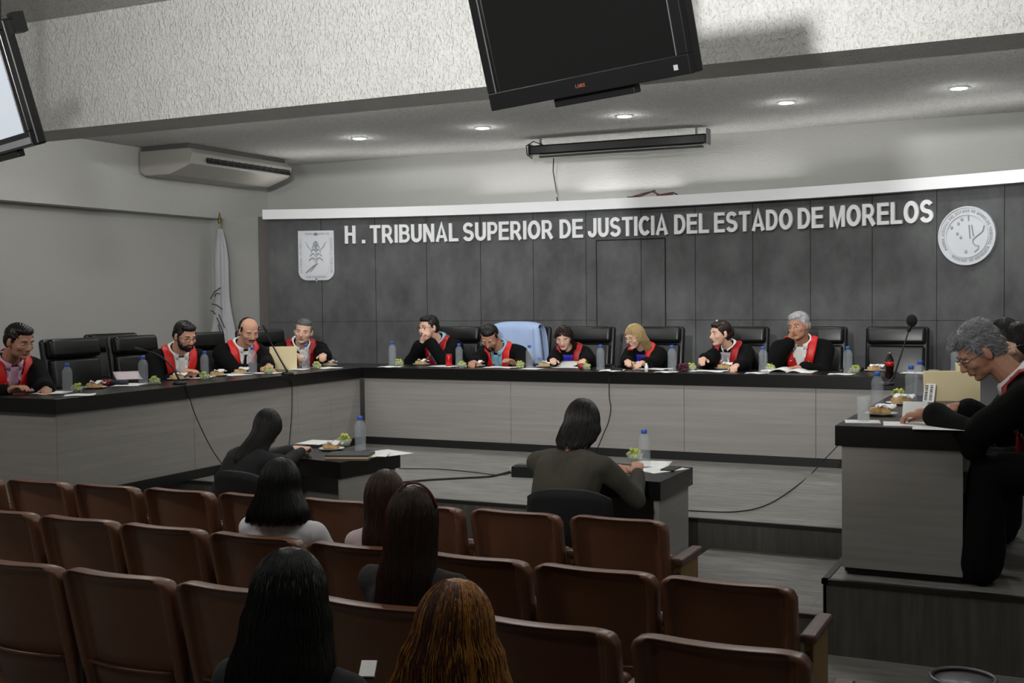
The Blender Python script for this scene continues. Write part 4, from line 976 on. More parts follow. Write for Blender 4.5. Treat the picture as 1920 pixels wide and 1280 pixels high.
# ---------------------------------------------------------------- oddments near the camera
p = atZ(1318, 1086, -.0); MBq = MB(); p = atZ(1316, 1085, FL+.25)
tag(MB().lathe([(.001, 0), (.035, 0), (.045, .1), (.045, .105), (.001, .11)], n=18).build('paper_cup', mat('cup_white', (.8, .8, .82), .6), None, loc=(p.x, p.y, FL), smooth=True), 'white paper cup on the floor just past the front row armrest', 'cup')
p = atZ(1806, 1262, -.05); o = empty('waste_bin', (p.x, p.y, FL), 0, 'dark bin with a shiny pale rim at the bottom right photo edge', 'bin')
MB().lathe([(.10, 0), (.115, .30), (.112, .30), (.097, .01)], n=28).build('bin_body', M_BLKPL, o, smooth=True)
mb = MB(); mb.tube([(.116*math.cos(a), .116*math.sin(a), .302) for a in [2*PI*k/28 for k in range(28)]], .008, 6, True); mb.build('rim', M_STEEL, o, smooth=True)
MB().lathe([(.001, .28), (.11, .28), (.11, .292), (.001, .295)], n=28).build('lid', mat('grey_lid', (.45, .45, .47), .35), o, smooth=True)
# ---------------------------------------------------------------- people
def remesh(mb, vox, smooth=4, sm=.5):
    me = bpy.data.meshes.new('t'); me.from_pydata(mb.v, [], mb.f); me.update()
    o = bpy.data.objects.new('t', me); COL.objects.link(o)
    r = o.modifiers.new('r', 'REMESH'); r.mode = 'VOXEL'; r.voxel_size = vox
    s = o.modifiers.new('s', 'SMOOTH'); s.factor = sm; s.iterations = smooth
    bpy.context.view_layer.update(); dg = bpy.context.evaluated_depsgraph_get()
    m2 = bpy.data.meshes.new_from_object(o.evaluated_get(dg)); bpy.data.objects.remove(o); bpy.data.meshes.remove(me)
    return m2
def link_mesh(me, name, m, parent, off):
    n = len(me.vertices); co = np.empty(n*3); me.vertices.foreach_get('co', co); co = co.reshape(-1, 3)-np.array(off); me.vertices.foreach_set('co', co.ravel()); me.update()
    me.materials.clear(); me.materials.append(m); me.polygons.foreach_set('use_smooth', [True]*len(me.polygons)); me.name = name
    o = bpy.data.objects.new(name, me); COL.objects.link(o); o.parent = parent; return o
V = Vector
def basis(yaw, pitch, roll):
    """world head axes for a heading angle (radians, ccw from +x), pitch down, roll to the own right"""
    f = V((math.cos(yaw)*math.cos(pitch), math.sin(yaw)*math.cos(pitch), -math.sin(pitch)))
    r = V((math.sin(yaw), -math.cos(yaw), 0)); u = r.cross(f).normalized()
    Rm = Matrix.Rotation(roll, 3, f); return Rm @ r, f, Rm @ u
class Head:
    def __init__(s, c, yaw, pitch, roll, k):
        s.c = V(c); s.r, s.f, s.u = basis(yaw, pitch, roll); s.k = k; s.yaw = yaw
        s.M3 = Matrix((s.r, s.f, s.u)).transposed()
    def P(s, x, y, z): return s.c+(s.r*x*1.07+s.f*y+s.u*z)*s.k
    def ell(s, mb, c, r, n=16, m=10): mb.ell(s.P(*c), (r[0]*s.k*1.07, r[1]*s.k, r[2]*s.k), n, m, s.M3)
    def cap(s, mb, a, ra, b, rb, n=10): mb.cap(s.P(*a), ra*s.k, s.P(*b), rb*s.k, n, 4)
def head_blob(mb, h, fem=False, heavy=0):
    h.ell(mb, (0, -.014, .030), (.073, .093, .082)); h.ell(mb, (0, .022, -.012), (.064+heavy*.4, .068, .088)); j = .046 if fem else .053
    h.ell(mb, (0, .026, -.062), (j+heavy, .052, .042)); h.ell(mb, (0, .066, -.090), (.022, .018, .017)); h.ell(mb, (0, .05, -.085), (.035, .03, .022))
    h.cap(mb, (0, .082, .012), .008, (0, .103, -.026), .0125); h.ell(mb, (0, .094, -.032), (.018, .012, .009))
    for s in (-1, 1):
        h.ell(mb, (s*.028, .074, .026), (.022, .013, .009)); h.ell(mb, (s*.042, .056, -.022), (.020, .022, .022))
        h.ell(mb, (s*.076, -.008, -.008), (.009, .019, .031)); h.ell(mb, (s*.066, -.008, -.02), (.014, .014, .02))
    h.ell(mb, (0, .078, -.056), (.026, .014, .016))
def sculpt(me, h):
    n = len(me.vertices); co = np.empty(n*3); me.vertices.foreach_get('co', co); co = co.reshape(-1, 3)
    c = np.array(h.c); M = np.array([h.r, h.f, h.u]); L = (co-c) @ M.T/h.k; L[:, 0] /= 1.07
    d = np.zeros(n)
    for s in (-1, 1):
        q = ((L[:, 0]-s*.031)/.017)**2+((L[:, 2]-.004)/.011)**2; d -= .0085*np.exp(-q)*(L[:, 1] > .03)
    q = (L[:, 0]/.026)**2+((L[:, 2]+.058)/.004)**2; d -= .003*np.exp(-q)*(L[:, 1] > .05)
    q = (L[:, 0]/.02)**2+((L[:, 2]+.075)/.007)**2; d -= .003*np.exp(-q)*(L[:, 1] > .04)
    co = co+np.outer(d*h.k, M[1]); me.vertices.foreach_set('co', co.ravel()); me.update()
def hand(mb, wr, dr, pn, side, k, curl=.45, spread=.10):
    """wr wrist, dr finger direction, pn palm normal (where the palm looks), side +1 thumb on +x of local frame"""
    d = V(dr).normalized(); n = V(pn); n = (n-d*n.dot(d)).normalized(); x = d.cross(n)*side
    P = lambda a, b, c: wr+(x*a+d*b+n*c)*k
    mb.cap(P(0, -.015, 0), .024*k, P(0, .03, 0), .026*k, 10, 4)
    for i, (xx, ln, rr) in enumerate(((.026, .076, .0092), (.009, .084, .0096), (-.009, .078, .0092), (-.026, .062, .0082))):
        base = P(xx*.75, .03, 0); kn = P(xx, .082-.004*abs(i-1), -.002); mb.cap(base, .0135*k, kn, .0115*k, 8, 3)
        a = 0; p = kn; dx = xx*spread*3
        for j, (fr, cc) in enumerate(((.45, curl*.8), (.32, curl*1.2), (.23, curl*.8))):
            a += cc; q = p+(d*math.cos(a)+n*math.sin(a)+x*dx*.6)*(ln*fr*k); mb.cap(p, rr*k*(1-.08*j), q, rr*k*(1-.08*(j+1)), 8, 3); p = q
    t0 = P(.022, .015, .006); t1 = P(.048, .045, .016); t2 = P(.056, .073, .024); t3 = P(.052, .094, .030)
    mb.cap(t0, .015*k, t1, .0125*k, 8, 3); mb.cap(t1, .0115*k, t2, .010*k, 8, 3); mb.cap(t2, .010*k, t3, .0082*k, 8, 3)
def ik(sh, tgt, a, b, hint):
    d = tgt-sh; L = min(d.length, (a+b)*.985); dn = d.normalized(); w = sh+dn*L
    x = (a*a-b*b+L*L)/(2*L); hh = math.sqrt(max(0, a*a-x*x)); h = V(hint); h = (h-dn*h.dot(dn)).normalized()
    return sh+dn*x+h*hh, w
def drape(bvh, pts, off, flip=None):
    out = []
    for p in pts:
        loc, nor, i, d = bvh.find_nearest(p)
        nn = (p-loc)
        if nor.dot(p-loc) < 0 and d > .002: pass
        out.append(loc+nor*off)
    return out
def person(lb, hc, face, hyaw, pitch=.1, roll=0, k=1.0, pz=.53, floor=0, hands=(None, None), hdir=(None, None), hn=(None, None), skin=None, fem=False, heavy=0,
           top='robe', topmat=None, stole=None, collar=None, shirt=None, tie=None, hairf=None, beard=None, glasses=None, brooch=False, vox=.0065, curl=.45, eyes=True, legs=True, back=0, curls=None, faceparts=True, elbow=(None, None), bw=1.0, hair_col=None, sleeve=True, browm=None):
    hc = V(hc); F = V((math.cos(face), math.sin(face), 0)); R = V((math.sin(face), -math.cos(face), 0)); Z = V((0, 0, 1))
    root = empty('person', (0, 0, 0), 0, lb, 'person')
    pel_h = hc.z-(pz+floor); full = .68*k
    lean = math.sqrt(max(0, full*full-pel_h*pel_h)) if full > pel_h else 0
    if back: lean = -back
    P = V((hc.x, hc.y, pz+floor))-F*lean
    root.location = (P.x, P.y, floor)
    h = Head(hc, hyaw, pitch, roll, k)
    NB = P+(hc-P)*.735-F*.045*k; S = (NB-P).normalized(); TF = (F-S*F.dot(S)).normalized(); C = P+(NB-P)*.5-TF*.01
    sk = skin or M_SKIN
    body = MB(); head_blob(body, h, fem, heavy)
    skull = h.P(0, -.030, -.045); nr = (.046 if fem else .055)*k*(1+heavy*6)
    body.cap(NB-S*.04, nr*1.15, skull, nr*.98)
    sw = (.155 if fem else .178)*k*bw; SH = [NB-S*.055*k-R*sw, NB-S*.055*k+R*sw]    # left, right
    def torso(mb, g, sl=0):
        for s in (-1, 1):
            mb.cap(P+R*s*.075*k, .115*k+g, C+R*s*.06*k, .105*k+g); mb.cap(C+R*s*.06*k, .108*k+g, NB-S*.12*k+R*s*.075*k*bw, .10*k+g)
            mb.cap(NB-S*.035*k+R*s*.03, .058*k+g, NB-S*.06*k+R*s*sw*.92, .052*k+g)
            if fem: mb.ell(NB-S*.19*k+R*s*.075*k+TF*.085*k, (.062*k+g*.6,)*3)
        mb.cap(P-Z*.02, .13*k+g, C, .115*k+g*.9)
        if heavy: mb.ell(C-S*.06+TF*.07, (.15*k, .15*k, .16*k))
    torso(body, 0)
    arms = []
    for i, s in ((0, -1), (1, 1)):
        t = hands[i]; hint = elbow[i] if elbow[i] is not None else (R*s*.55-Z*.8-F*.15)
        if t is None: t = P+R*s*.16+F*.28+Z*.06
        t = V(t); d0 = V(hdir[i]) if hdir[i] is not None else None
        el, w = ik(SH[i], t-(d0.normalized()*.05*k if d0 is not None else V((0, 0, 0))), .285*k, .255*k, hint)
        dr = d0 if d0 is not None else ((w-el)*1.0); pn = hn[i] if hn[i] is not None else V((0, 0, -1))
        body.cap(SH[i], .05*k, el, .038*k); body.cap(el, .038*k, w, .026*k)
        hand(body, w+V(dr).normalized()*.015*k, dr, pn, s, k, curl if curls is None else curls[i])
        arms.append((SH[i], el, w))
    kn = []
    for s in (-1, 1):
        a = P+R*s*.09*k; b = P+R*s*.11*k+F*.42*k; b.z = max(P.z-.02, floor+.2); c = V((b.x, b.y, floor+.08))+F*(.04)
        body.cap(a, .085*k, b, .058*k); body.cap(b, .056*k, c, .038*k); kn.append((a, b, c))
    me = remesh(body, vox, 3); sculpt(me, h); bo = link_mesh(me, 'body', sk, root, root.location)
    off = root.location
    # shoes
    for a, b, c in kn: MB().cap(c-Z*.04, .042*k, c+F*.15*k-Z*.045, .034*k).build('shoe', M_BLKPL, root, smooth=True, off=off)
    # upper clothing
    tm = topmat or M_ROBE; cl = MB(); g = .036 if top == 'robe' else .014
    torso(cl, g)
    for i, (a, e, w) in enumerate(arms):
        if top == 'robe':
            d = (w-e).normalized(); cl.cap(a-S*.01, .082*k, e, .070*k); cl.cap(e, .068*k, w-d*.04, .060*k); cl.ell(e-Z*.035, (.066, .066, .08))
        else: cl.cap(a, .062*k, e, .050*k); cl.cap(e, .049*k, w-(w-e).normalized()*.01, .038*k)
    if top == 'robe':
        for a, b, c in kn: cl.cap(a, .115*k, b, .085*k); cl.cap(b, .085*k, c+Z*.02, .10*k)
        cl.cap((kn[0][1]+kn[1][1])/2, .09, (kn[0][2]+kn[1][2])/2+Z*.04, .1)
    cm = remesh(cl, .010, 4); bv = BVHTree.FromPolygons([v.co[:] for v in cm.vertices], [tuple(p.vertices) for p in cm.polygons])
    # wrinkles
    n = len(cm.vertices); co = np.empty(n*3); cm.vertices.foreach_get('co', co); co = co.reshape(-1, 3); no = np.array([v.normal[:] for v in cm.vertices])
    ph = (len(lb)*1.7) % 6
    wv = .0035*np.sin(co[:, 0]*31+co[:, 2]*17+ph+2*np.sin(co[:, 1]*13))+.003*np.sin(co[:, 1]*37-co[:, 2]*23+ph*2)
    co = co+no*wv[:, None]; cm.vertices.foreach_set('co', co.ravel())
    tq = MB(); torso(tq, g+.004); tqm = remesh(tq, .012, 4); bt = BVHTree.FromPolygons([v.co[:] for v in tqm.vertices], [tuple(p.vertices) for p in tqm.polygons]); bpy.data.meshes.remove(tqm)
    cname = {'robe': 'gown', 'shirt': 'shirt', 'sweater': 'sweater', 'coat': 'coat'}.get(top, 'top')
    link_mesh(cm, cname, tm, root, off)
    if top != 'robe':
        tr = MB()
        for a, b, c in kn: tr.cap(a, .098*k, b, .07*k); tr.cap(b, .068*k, c, .052*k)
        link_mesh(remesh(tr, .012, 3), 'trousers', mat('dark_trousers', (.11, .11, .13), .8), root, off)
    # torso-frame point
    def T(x, y, z): return NB+R*x*k+TF*y*k+S*z*k
    def front(x, z): 
        # ray from in front of the chest back to the cloth
        o_ = T(x, .55, z); hit = bt.ray_cast(o_, -TF, .7)
        return (hit[0], hit[1]) if hit[0] is not None else (T(x, .1, z), TF)
    def strip(cl_pts, wds, offz, n=5):
        P_ = []
        for (x, z), wd in zip(cl_pts, wds):
            row = []
            for i in range(n):
                q, nn = front(x+(i/(n-1)-.5)*wd, z); row.append(q+TF*offz+nn*.002)
            P_.append(row)
        return P_
    if shirt:
        rows = []
        for j in range(8):
            z = .015-.22*j/7; wd = .125-.105*j/7; rows.append([front(-wd/2+wd*i/6, z-.0)[0]+TF*.006 for i in range(7)])
        MB().grid(rows).build('shirt_front', shirt, root, smooth=True, off=off, solid=.004)
    if tie:
        rows = [[front(-wd/2+wd*i/2, z)[0]+TF*.012 for i in range(3)] for z, wd in ((-.01, .03), (-.03, .02), (-.12, .036), (-.24, .05))]
        MB().grid(rows).build('tie', tie, root, smooth=True, off=off, solid=.005)
    if collar:
        # standing neck band plus two pointed flaps
        n = 20; rows = []
        up = (skull-(NB-S*.04)).normalized(); ax = R; ay = ax.cross(up).normalized()*-1
        if ay.dot(TF) < 0: ay = -ay
        cb = NB+S*.012*k
        for j, (rr, dz) in enumerate(((nr*1.62, -.008), (nr*1.40, .018), (nr*1.28, .046), (nr*1.44, .046), (nr*1.85, .008))):
            row = []
            for i in range(n+1):
                a = PI/2+.32+(2*PI-.64)*i/n; row.append(cb+(ax*math.cos(a)+ay*math.sin(a)*1.05)*rr+up*(dz*k)-TF*0)
            rows.append(row)
        MB().grid(rows).build('collar', collar, root, smooth=True, off=off, solid=.002)
        fl = MB()
        for s in (-1, 1):
            a = cb+(ax*s*math.sin(.3)+ay*math.cos(.3))*nr*1.3+up*.034*k; b = cb+(ax*s*math.sin(1.5)+ay*math.cos(1.5))*nr*1.45+up*.03*k
            c, _ = front(s*.075, -.095); c = c+TF*.02; d_, _ = front(s*.030, -.055); d_ += TF*.018; e_, _ = front(s*.11, -.03); e_ += TF*.016
            fl.add([a, b, e_, c, d_], [(0, 1, 2, 3, 4)])
        fl.build('collar_flaps', collar, root, off=off, solid=.004)
    if stole:
        for s in (-1, 1):
            path = [(s*.104, .03), (s*.096, -.02), (s*.083, -.07), (s*.067, -.12), (s*.052, -.17), (s*.043, -.22), (s*.040, -.28), (s*.040, -.33)]
            rows = strip(path, [.07, .07, .07, .072, .075, .08, .085, .09], .012)
            # wrap over the shoulder to the back of the neck
            pre = []
            for (x, y, z) in ((.045, -.11, .035), (.085, -.085, .045), (.115, -.03, .05)):
                row = []
                for i in range(5):
                    dd = (i/4-.5)*.07; q = T(s*x, y, z)+(R*s*dd*.8+TF*dd*.5*(1 if x < .1 else .1)); loc, nor, _, _ = bt.find_nearest(q); row.append(loc+nor*.010)
                if s < 0: row = row[::-1]
                pre.append(row)
            MB().grid(pre+rows).build('stole_band', stole, root, smooth=True, off=off, solid=.006)
    if brooch:
        for x, z in ((.075, -.15), (.08, -.185), (.085, -.215)):
            q, nn = front(x*brooch, z); MB().ell(q+TF*.024, .011, 10, 8).build('brooch', M_GOLD, root, smooth=True, off=off)
    # face parts
    if faceparts:
        for s in (-1, 1):
            e = MB(); h.ell(e, (s*.031, .0685, .004), (.0135, .0115, .0075 if pitch < .3 else .0045), 14, 10); eo = e.build('eye', M_EYEW, bo, smooth=True, off=off)
            e = MB(); h.ell(e, (s*.031, .0785, .003), (.0055, .003, .0055 if pitch < .3 else .0035), 10, 8); e.build('iris', M_EYED, bo, smooth=True, off=off)
            e = MB(); hm = hair_col or M_EYED; e.tube([h.P(s*.014, .0855, .024), h.P(s*.030, .0865, .031), h.P(s*.048, .073, .027)], [.0028*k, .0034*k, .0018*k], 6); e.build('eyebrow', hm, root, smooth=True, off=off)
        e = MB(); h.ell(e, (0, .0885, -.0545), (.021, .005, .0042)); h.ell(e, (0, .0885, -.0615), (.018, .006, .0048)); e.build('lips', M_LIPR if fem else M_LIP, bo, smooth=True, off=off)
    if collar and top == 'robe':
        for a, e, w_ in arms:
            d = (w_-e).normalized(); MB().cap(w_-d*.055, .040*k, w_-d*.018, .035*k).build('cuff', collar, root, smooth=True, off=off)
    if glasses:
        g_ = MB()
        for s in (-1, 1):
            g_.tube([h.P(s*.032+.022*math.cos(a), .094-.004*abs(math.cos(a)), -.001+.017*math.sin(a)) for a in [2*PI*i/16 for i in range(16)]], .0016*k, 6, True)
            g_.tube([h.P(s*.054, .090, .006), h.P(s*.074, .06, .008), h.P(s*.082, -.005, .006), h.P(s*.078, -.02, -.01)], .0016*k, 6)
        g_.tube([h.P(-.011, .095, .003), h.P(0, .098, .006), h.P(.011, .095, .003)], .0016*k, 6); g_.build('glasses', glasses, root, smooth=True, off=off)
    if beard:
        bb = MB(); 
        if beard == 'full':
            h.ell(bb, (0, .030, -.075), (.056, .058, .040)); h.ell(bb, (0, .068, -.090), (.028, .024, .022))
            for s in (-1, 1): h.cap(bb, (s*.064, .01, -.01), .010, (s*.050, .035, -.06), .022)
            h.cap(bb, (-.024, .088, -.046), .0065, (.024, .088, -.046), .0065); h.cap(bb, (.024, .088, -.046), .0065, (.034, .075, -.075), .010); h.cap(bb, (-.024, .088, -.046), .0065, (-.034, .075, -.075), .010)
        if beard in ('moustache', 'goatee'): h.cap(bb, (-.026, .084, -.049), .006, (0, .094, -.044), .007); h.cap(bb, (.026, .084, -.049), .006, (0, .094, -.044), .007)
        if beard == 'goatee': h.ell(bb, (0, .072, -.092), (.026, .022, .020)); h.cap(bb, (.026, .084, -.050), .006, (.03, .068, -.085), .009); h.cap(bb, (-.026, .084, -.050), .006, (-.03, .068, -.085), .009)
        link_mesh(remesh(bb, .0045, 2), 'beard', hair_col or M_EYED, root, off)
    if hairf: hairf(h, root, off, NB, S, R, TF)
    return root, dict(P=P, NB=NB, h=h, T=T)

H_BLACK = hair_mat('hair_black', ((.05, .045, .045), (.085, .075, .07), (.06, .055, .05)))
H_BROWN = hair_mat('hair_dark_brown', ((.10, .07, .055), (.19, .13, .10), (.13, .09, .07)))
H_GREY = hair_mat('hair_grey', ((.50, .50, .51), (.72, .72, .73), (.60, .60, .61), (.38, .38, .39)))
H_GREYD = hair_mat('hair_dark_grey', ((.20, .20, .20), (.36, .36, .36), (.28, .27, .27)))
H_BLOND = hair_mat('hair_blonde', ((.60, .50, .34), (.78, .69, .50), (.68, .58, .40)))
H_RED = hair_mat('hair_auburn', ((.12, .06, .045), (.34, .16, .09), (.18, .09, .06), (.24, .11, .07)))
H_RB = hair_mat('hair_soft_brown', ((.16, .11, .09), (.30, .21, .17), (.22, .16, .13)))
H_GOLD = hair_mat('hair_golden_red', ((.20, .10, .06), (.74, .50, .15), (.60, .35, .13), (.78, .55, .18), (.50, .26, .10), (.30, .15, .07), (.80, .58, .22)))
def short_hair(m_, style='full', tuft=0, vox=.0045):
    def fn(h, root, off, NB, S, R, TF):
        b = MB()
        if style in ('full', 'swept'):
            h.ell(b, (0, -.024, .040), (.080, .094, .084)); h.ell(b, (0, .022, .082), (.062, .056, .036)); h.ell(b, (0, -.055, .0), (.072, .062, .075))
            for s in (-1, 1): h.cap(b, (s*.070, .018, .035), .012, (s*.072, .012, .002), .007)
            if style == 'swept': h.ell(b, (0, .035, .098), (.055, .05, .030)); h.ell(b, (.01, .062, .088), (.045, .03, .026)); h.ell(b, (0, -.03, .085), (.075, .08, .05))
        if style == 'bald':
            h.ell(b, (0, -.042, .018), (.079, .075, .070)); h.ell(b, (0, -.05, .05), (.070, .062, .058))
            for s in (-1, 1): h.cap(b, (s*.070, .010, .040), .012, (s*.072, .010, .005), .007)
        if style == 'thin':
            h.ell(b, (0, -.030, .030), (.079, .088, .080)); h.ell(b, (0, -.006, .074), (.066, .074, .050))
            for s in (-1, 1): h.cap(b, (s*.068, .018, .045), .013, (s*.072, .012, .005), .007)
        me = remesh(b, vox, 2)
        n = len(me.vertices); co = np.empty(n*3); me.vertices.foreach_get('co', co); co = co.reshape(-1, 3); no = np.array([v.normal[:] for v in me.vertices])
        co += no*(.0014*np.sin(co[:, 0]*260+co[:, 1]*190+3*np.sin(co[:, 2]*60)))[:, None]; me.vertices.foreach_set('co', co.ravel())
        ho = link_mesh(me, 'hair', m_, root, off)
        if tuft:
            rnd = random.Random(4); mb = MB(); c = [v.co+V(off) for v in me.vertices]; nn = [v.normal.copy() for v in me.vertices]
            for i in range(tuft):
                k = rnd.randrange(len(c)); p = c[k]; l = (p-h.c); 
                if l.dot(h.u) < -.02 and l.dot(h.f) > 0: continue
                d = (h.f*-.4 - h.u*.55 + h.r*rnd.uniform(-.2, .2)) if l.dot(h.f) < .03 else (h.f*.3+h.r*rnd.uniform(-.5, .1)-h.u*.1)
                t = (d-nn[k]*d.dot(nn[k])); 
                if t.length < 1e-3: continue
                t.normalize(); L = rnd.uniform(.018, .034)
                mb.tube([p, p+t*L*.5+nn[k]*.004, p+t*L+nn[k]*.0015], [.0011, .0009, .0003], 3)
            mb.build('strands', m_, ho, smooth=True, off=off)
    return fn
def long_hair(m_, length, prof, n=900, open_=1.15, wave=.006, seed=1, back=.0, rad=.0011, part=0, seg=16, ragged=.03, side=0, topz=.122, clip=None, mix=None):
    """prof: list of (drop below head centre, half width, half depth, centre offset backwards)"""
    def fn(h, root, off, NB, S, R, TF):
        rnd = random.Random(seed); k = h.k; Fh = V((h.f.x, h.f.y, 0)).normalized(); Rh = V((h.r.x, h.r.y, 0)).normalized(); Z = V((0, 0, 1))
        def prf(z):
            if z >= 0:
                e = math.sqrt(max(0, 1-(z/(topz+.006))**2)); return .087*e, .103*e, -.012
            d = -z
            pr = [(0, .087, .103, .012)]+list(prof)
            for a, b in zip(pr, pr[1:]):
                if d <= b[0]: t = (d-a[0])/(b[0]-a[0]); t = t*t*(3-2*t); return a[1]+(b[1]-a[1])*t, a[2]+(b[2]-a[2])*t, -(a[3]+(b[3]-a[3])*t)
            return pr[-1][1], pr[-1][2], -pr[-1][3]
        def pos(phi, z, rho):
            ax, ay, cy = prf(z); x = ax*math.cos(phi)*rho; y = cy+ay*math.sin(phi)*rho
            if z >= 0: return h.P(x, y, z)
            base = h.P(x*.0, 0, 0); t = min(1, -z/.08)
            a = h.P(x, y, z); dn = NB-h.c; b = h.c+(Rh*x+Fh*y+Z*z)*k+V((dn.x, dn.y, 0))*min(1, -z/.16)*.9
            return a*(1-t)+b*t
        mb = MB(); m2 = MB()
        # under-shell
        rows = []
        zs = [topz+.0058, topz*.985, topz*.9, topz*.7, topz*.45, .02]+[-length*(i+1)/10*.93 for i in range(10)]
        m = 28
        for z in zs:
            o_ = open_ if z < .045 else (open_*.5 if z < .08 else 0.0); row = []
            for i in range(m+1):
                phi = PI/2+o_+(2*PI-2*o_)*i/m; row.append(pos(phi, z, .93))
            rows.append(row)
        mb.grid(rows)
        for i in range(n):
            phi = rnd.uniform(0, 2*PI); z0 = topz*(1-rnd.random()**1.6*.75); rho = rnd.uniform(.93, 1.03)
            dphi = (phi-PI/2+PI) % (2*PI)-PI   # angle from the front
            z1 = -length*(1-ragged*8*rnd.random()**2*.25)-rnd.uniform(-ragged, ragged)
            ph = rnd.uniform(0, 6.28); f1 = rnd.uniform(18, 30); dr = rnd.uniform(-.25, .25); sg = 1 if dphi >= 0 else -1
            pts = []; rs = []
            for j in range(seg):
                t = j/(seg-1); z = z0+(z1-z0)*(t**1.15 if t < 1 else 1); dd = abs(dphi)
                if z < .06: dd = max(dd, open_*(1 if z < .03 else (.06-z)/.03)+.02*rnd.random())
                pp = PI/2+sg*dd+dr*max(0, -z)*1.6+wave*8*math.sin(f1*z+ph)*(.3 if z > 0 else 1)
                pts.append(pos(pp, z, rho+wave*1.4*math.sin(f1*1.3*z+ph*2)*(z < 0))); rs.append(rad*(1-.6*t*t*t)*k)
            (m2 if (mix and rnd.random() < mix[1](dphi, z0)) else mb).tube(pts, rs, 3)
        mb.build('hair', m_, root, smooth=True, off=off)
        if mix: m2.build('hair_lowlights_shade', mix[0], root, smooth=True, off=off)  # dyed lowlights on golden hair, painted shade side on auburn hair
        if clip: MB().ell(h.P(*clip[0]), clip[1], 10, 8).build('hair_clip', clip[2], root, smooth=True, off=off)
    return fn
def up_hair(m_, clipm):
    def fn(h, root, off, NB, S, R, TF):
        b = MB(); h.ell(b, (0, -.022, .040), (.079, .096, .084)); h.ell(b, (0, .02, .082), (.060, .058, .034)); h.ell(b, (0, -.11, .0), (.045, .035, .06)); h.ell(b, (0, -.06, -.02), (.066, .055, .06))
        for s in (-1, 1): h.cap(b, (s*.070, .03, .04), .014, (s*.073, .01, -.01), .009)
        link_mesh(remesh(b, .005, 2), 'hair', m_, root, off); MB().ell(h.P(.03, .0, .117), .010, 10, 8).build('hair_clip', clipm, root, smooth=True, off=off)
    return fn
def camyaw(p, deg):   # heading so that the face is turned deg towards the photo's right, 0 = at the camera
    return math.atan2(-p[1], -p[0]) + math.radians(deg)
def toward(pt, a, b): return (V(b)-V(a))

NEG_Y, POS_X = -PI/2, 0.0
Bz = B+.025
# --- left wing
hc = atX(37, 640, -7.02)
person('man in black gown and red stole over pink striped shirt, at the left photo edge', hc, POS_X-.25, camyaw(hc, 42), .30, 0, 1.1, hands=(atZ(86, 730, Bz), atZ(15, 733, Bz)), skin=M_SKIN3, heavy=.003,
       stole=M_RED, collar=M_SHIRTP, shirt=M_SHIRTP, hairf=short_hair(H_BLACK, 'full'), hair_col=H_BLACK)
hc = atX(347, 630, -6.86)
person('bearded man with glasses reading, white collar, red stole', hc, POS_X-.45, camyaw(hc, 35), .35, 0, 1.06, hands=(atZ(365, 703, Bz), atZ(338, 705, Bz)),
       stole=M_RED, collar=M_SHIRTW, shirt=M_SHIRTW, hairf=short_hair(H_BLACK, 'full'), beard='full', hair_col=H_BLACK, glasses=M_GLASSF, bw=1.05)
hc = atX(467, 621, -6.92)
person('balding man with a moustache and dark tie holding the upright manila folder', hc, POS_X-.45, camyaw(hc, 22), .42, 0, 1.06, hands=(atZ(508, 692, Bz+.01), atZ(488, 693, Bz)), skin=M_SKIN,
       stole=M_RED, collar=M_SHIRTW, shirt=M_SHIRTW, tie=M_TIE, hairf=short_hair(H_BLACK, 'bald'), beard='moustache', hair_col=H_BLACK)
hc = atX(569, 621, -6.98)
person('heavy faced man with hands clasped on the bench corner, head tilted, red stole', hc, POS_X-.75, camyaw(hc, -12), .15, -.16, 1.06, hands=(atZ(616, 684, Bz+.03), atZ(607, 686, Bz+.03)), skin=M_SKIN2, heavy=.006,
       stole=M_REDD, collar=M_SHIRTW, shirt=M_SHIRTW, hairf=short_hair(H_GREYD, 'thin'), hair_col=H_GREYD, curl=.9, bw=1.08)
# --- centre
hc = atY(803, 614, 10.24); hp = hc-CU*.085-CF*.11-CR*.02
person('man with glasses resting his clasped hands before his mouth, pale blue cuffs', hc, NEG_Y-.15, camyaw(hc, -50), .08, 0, 1.06, hands=(hp+CR*.015, hp-CR*.02+V((0, -.01, -.02))), hdir=(V((-.35, -.1, .75)), V((.35, -.1, .75))), hn=(V((-1, .2, 0)), V((1, .2, 0))), skin=M_SKIN2,
       stole=M_REDD, collar=M_SHIRTB, shirt=M_SHIRTB, hairf=short_hair(H_BLACK, 'full'), glasses=M_GLASSF, hair_col=H_BLACK, curl=1.0, elbow=(V((.6, -.2, -.9)), V((-.6, -.2, -.9))))
hc = atY(918, 632, 10.12)
person('man with thinning hair bending his head low over his papers, wide red stole', hc, NEG_Y-.1, camyaw(hc, -18), .75, 0, 1.06, hands=(atZ(965, 682, Bz), atZ(884, 683, Bz)), skin=M_SKIN3,
       stole=M_RED, collar=M_SHIRTB, shirt=M_SHIRTB, hairf=short_hair(H_BLACK, 'thin'), beard='goatee', hair_col=H_BLACK, bw=1.1)
hc = atY(1057, 633, 10.22)
person('woman with long dark hair and glasses reading pages, blue blouse under a red stole', hc, NEG_Y, camyaw(hc, -12), .38, 0, .95, hands=(atZ(1092, 690, Bz), atZ(1026, 690, Bz)), skin=M_SKIN2, fem=True,
       stole=M_REDD, shirt=M_BLUE, hairf=long_hair(H_BROWN, .20, [(.08, .088, .095, .02), (.22, .09, .085, .03)], 700, 1.05, .004, 3), glasses=mat('pale_frame', (.7, .66, .66), .3), hair_col=H_BROWN, brooch=-1)
hc = atY(1190, 631, 10.22)
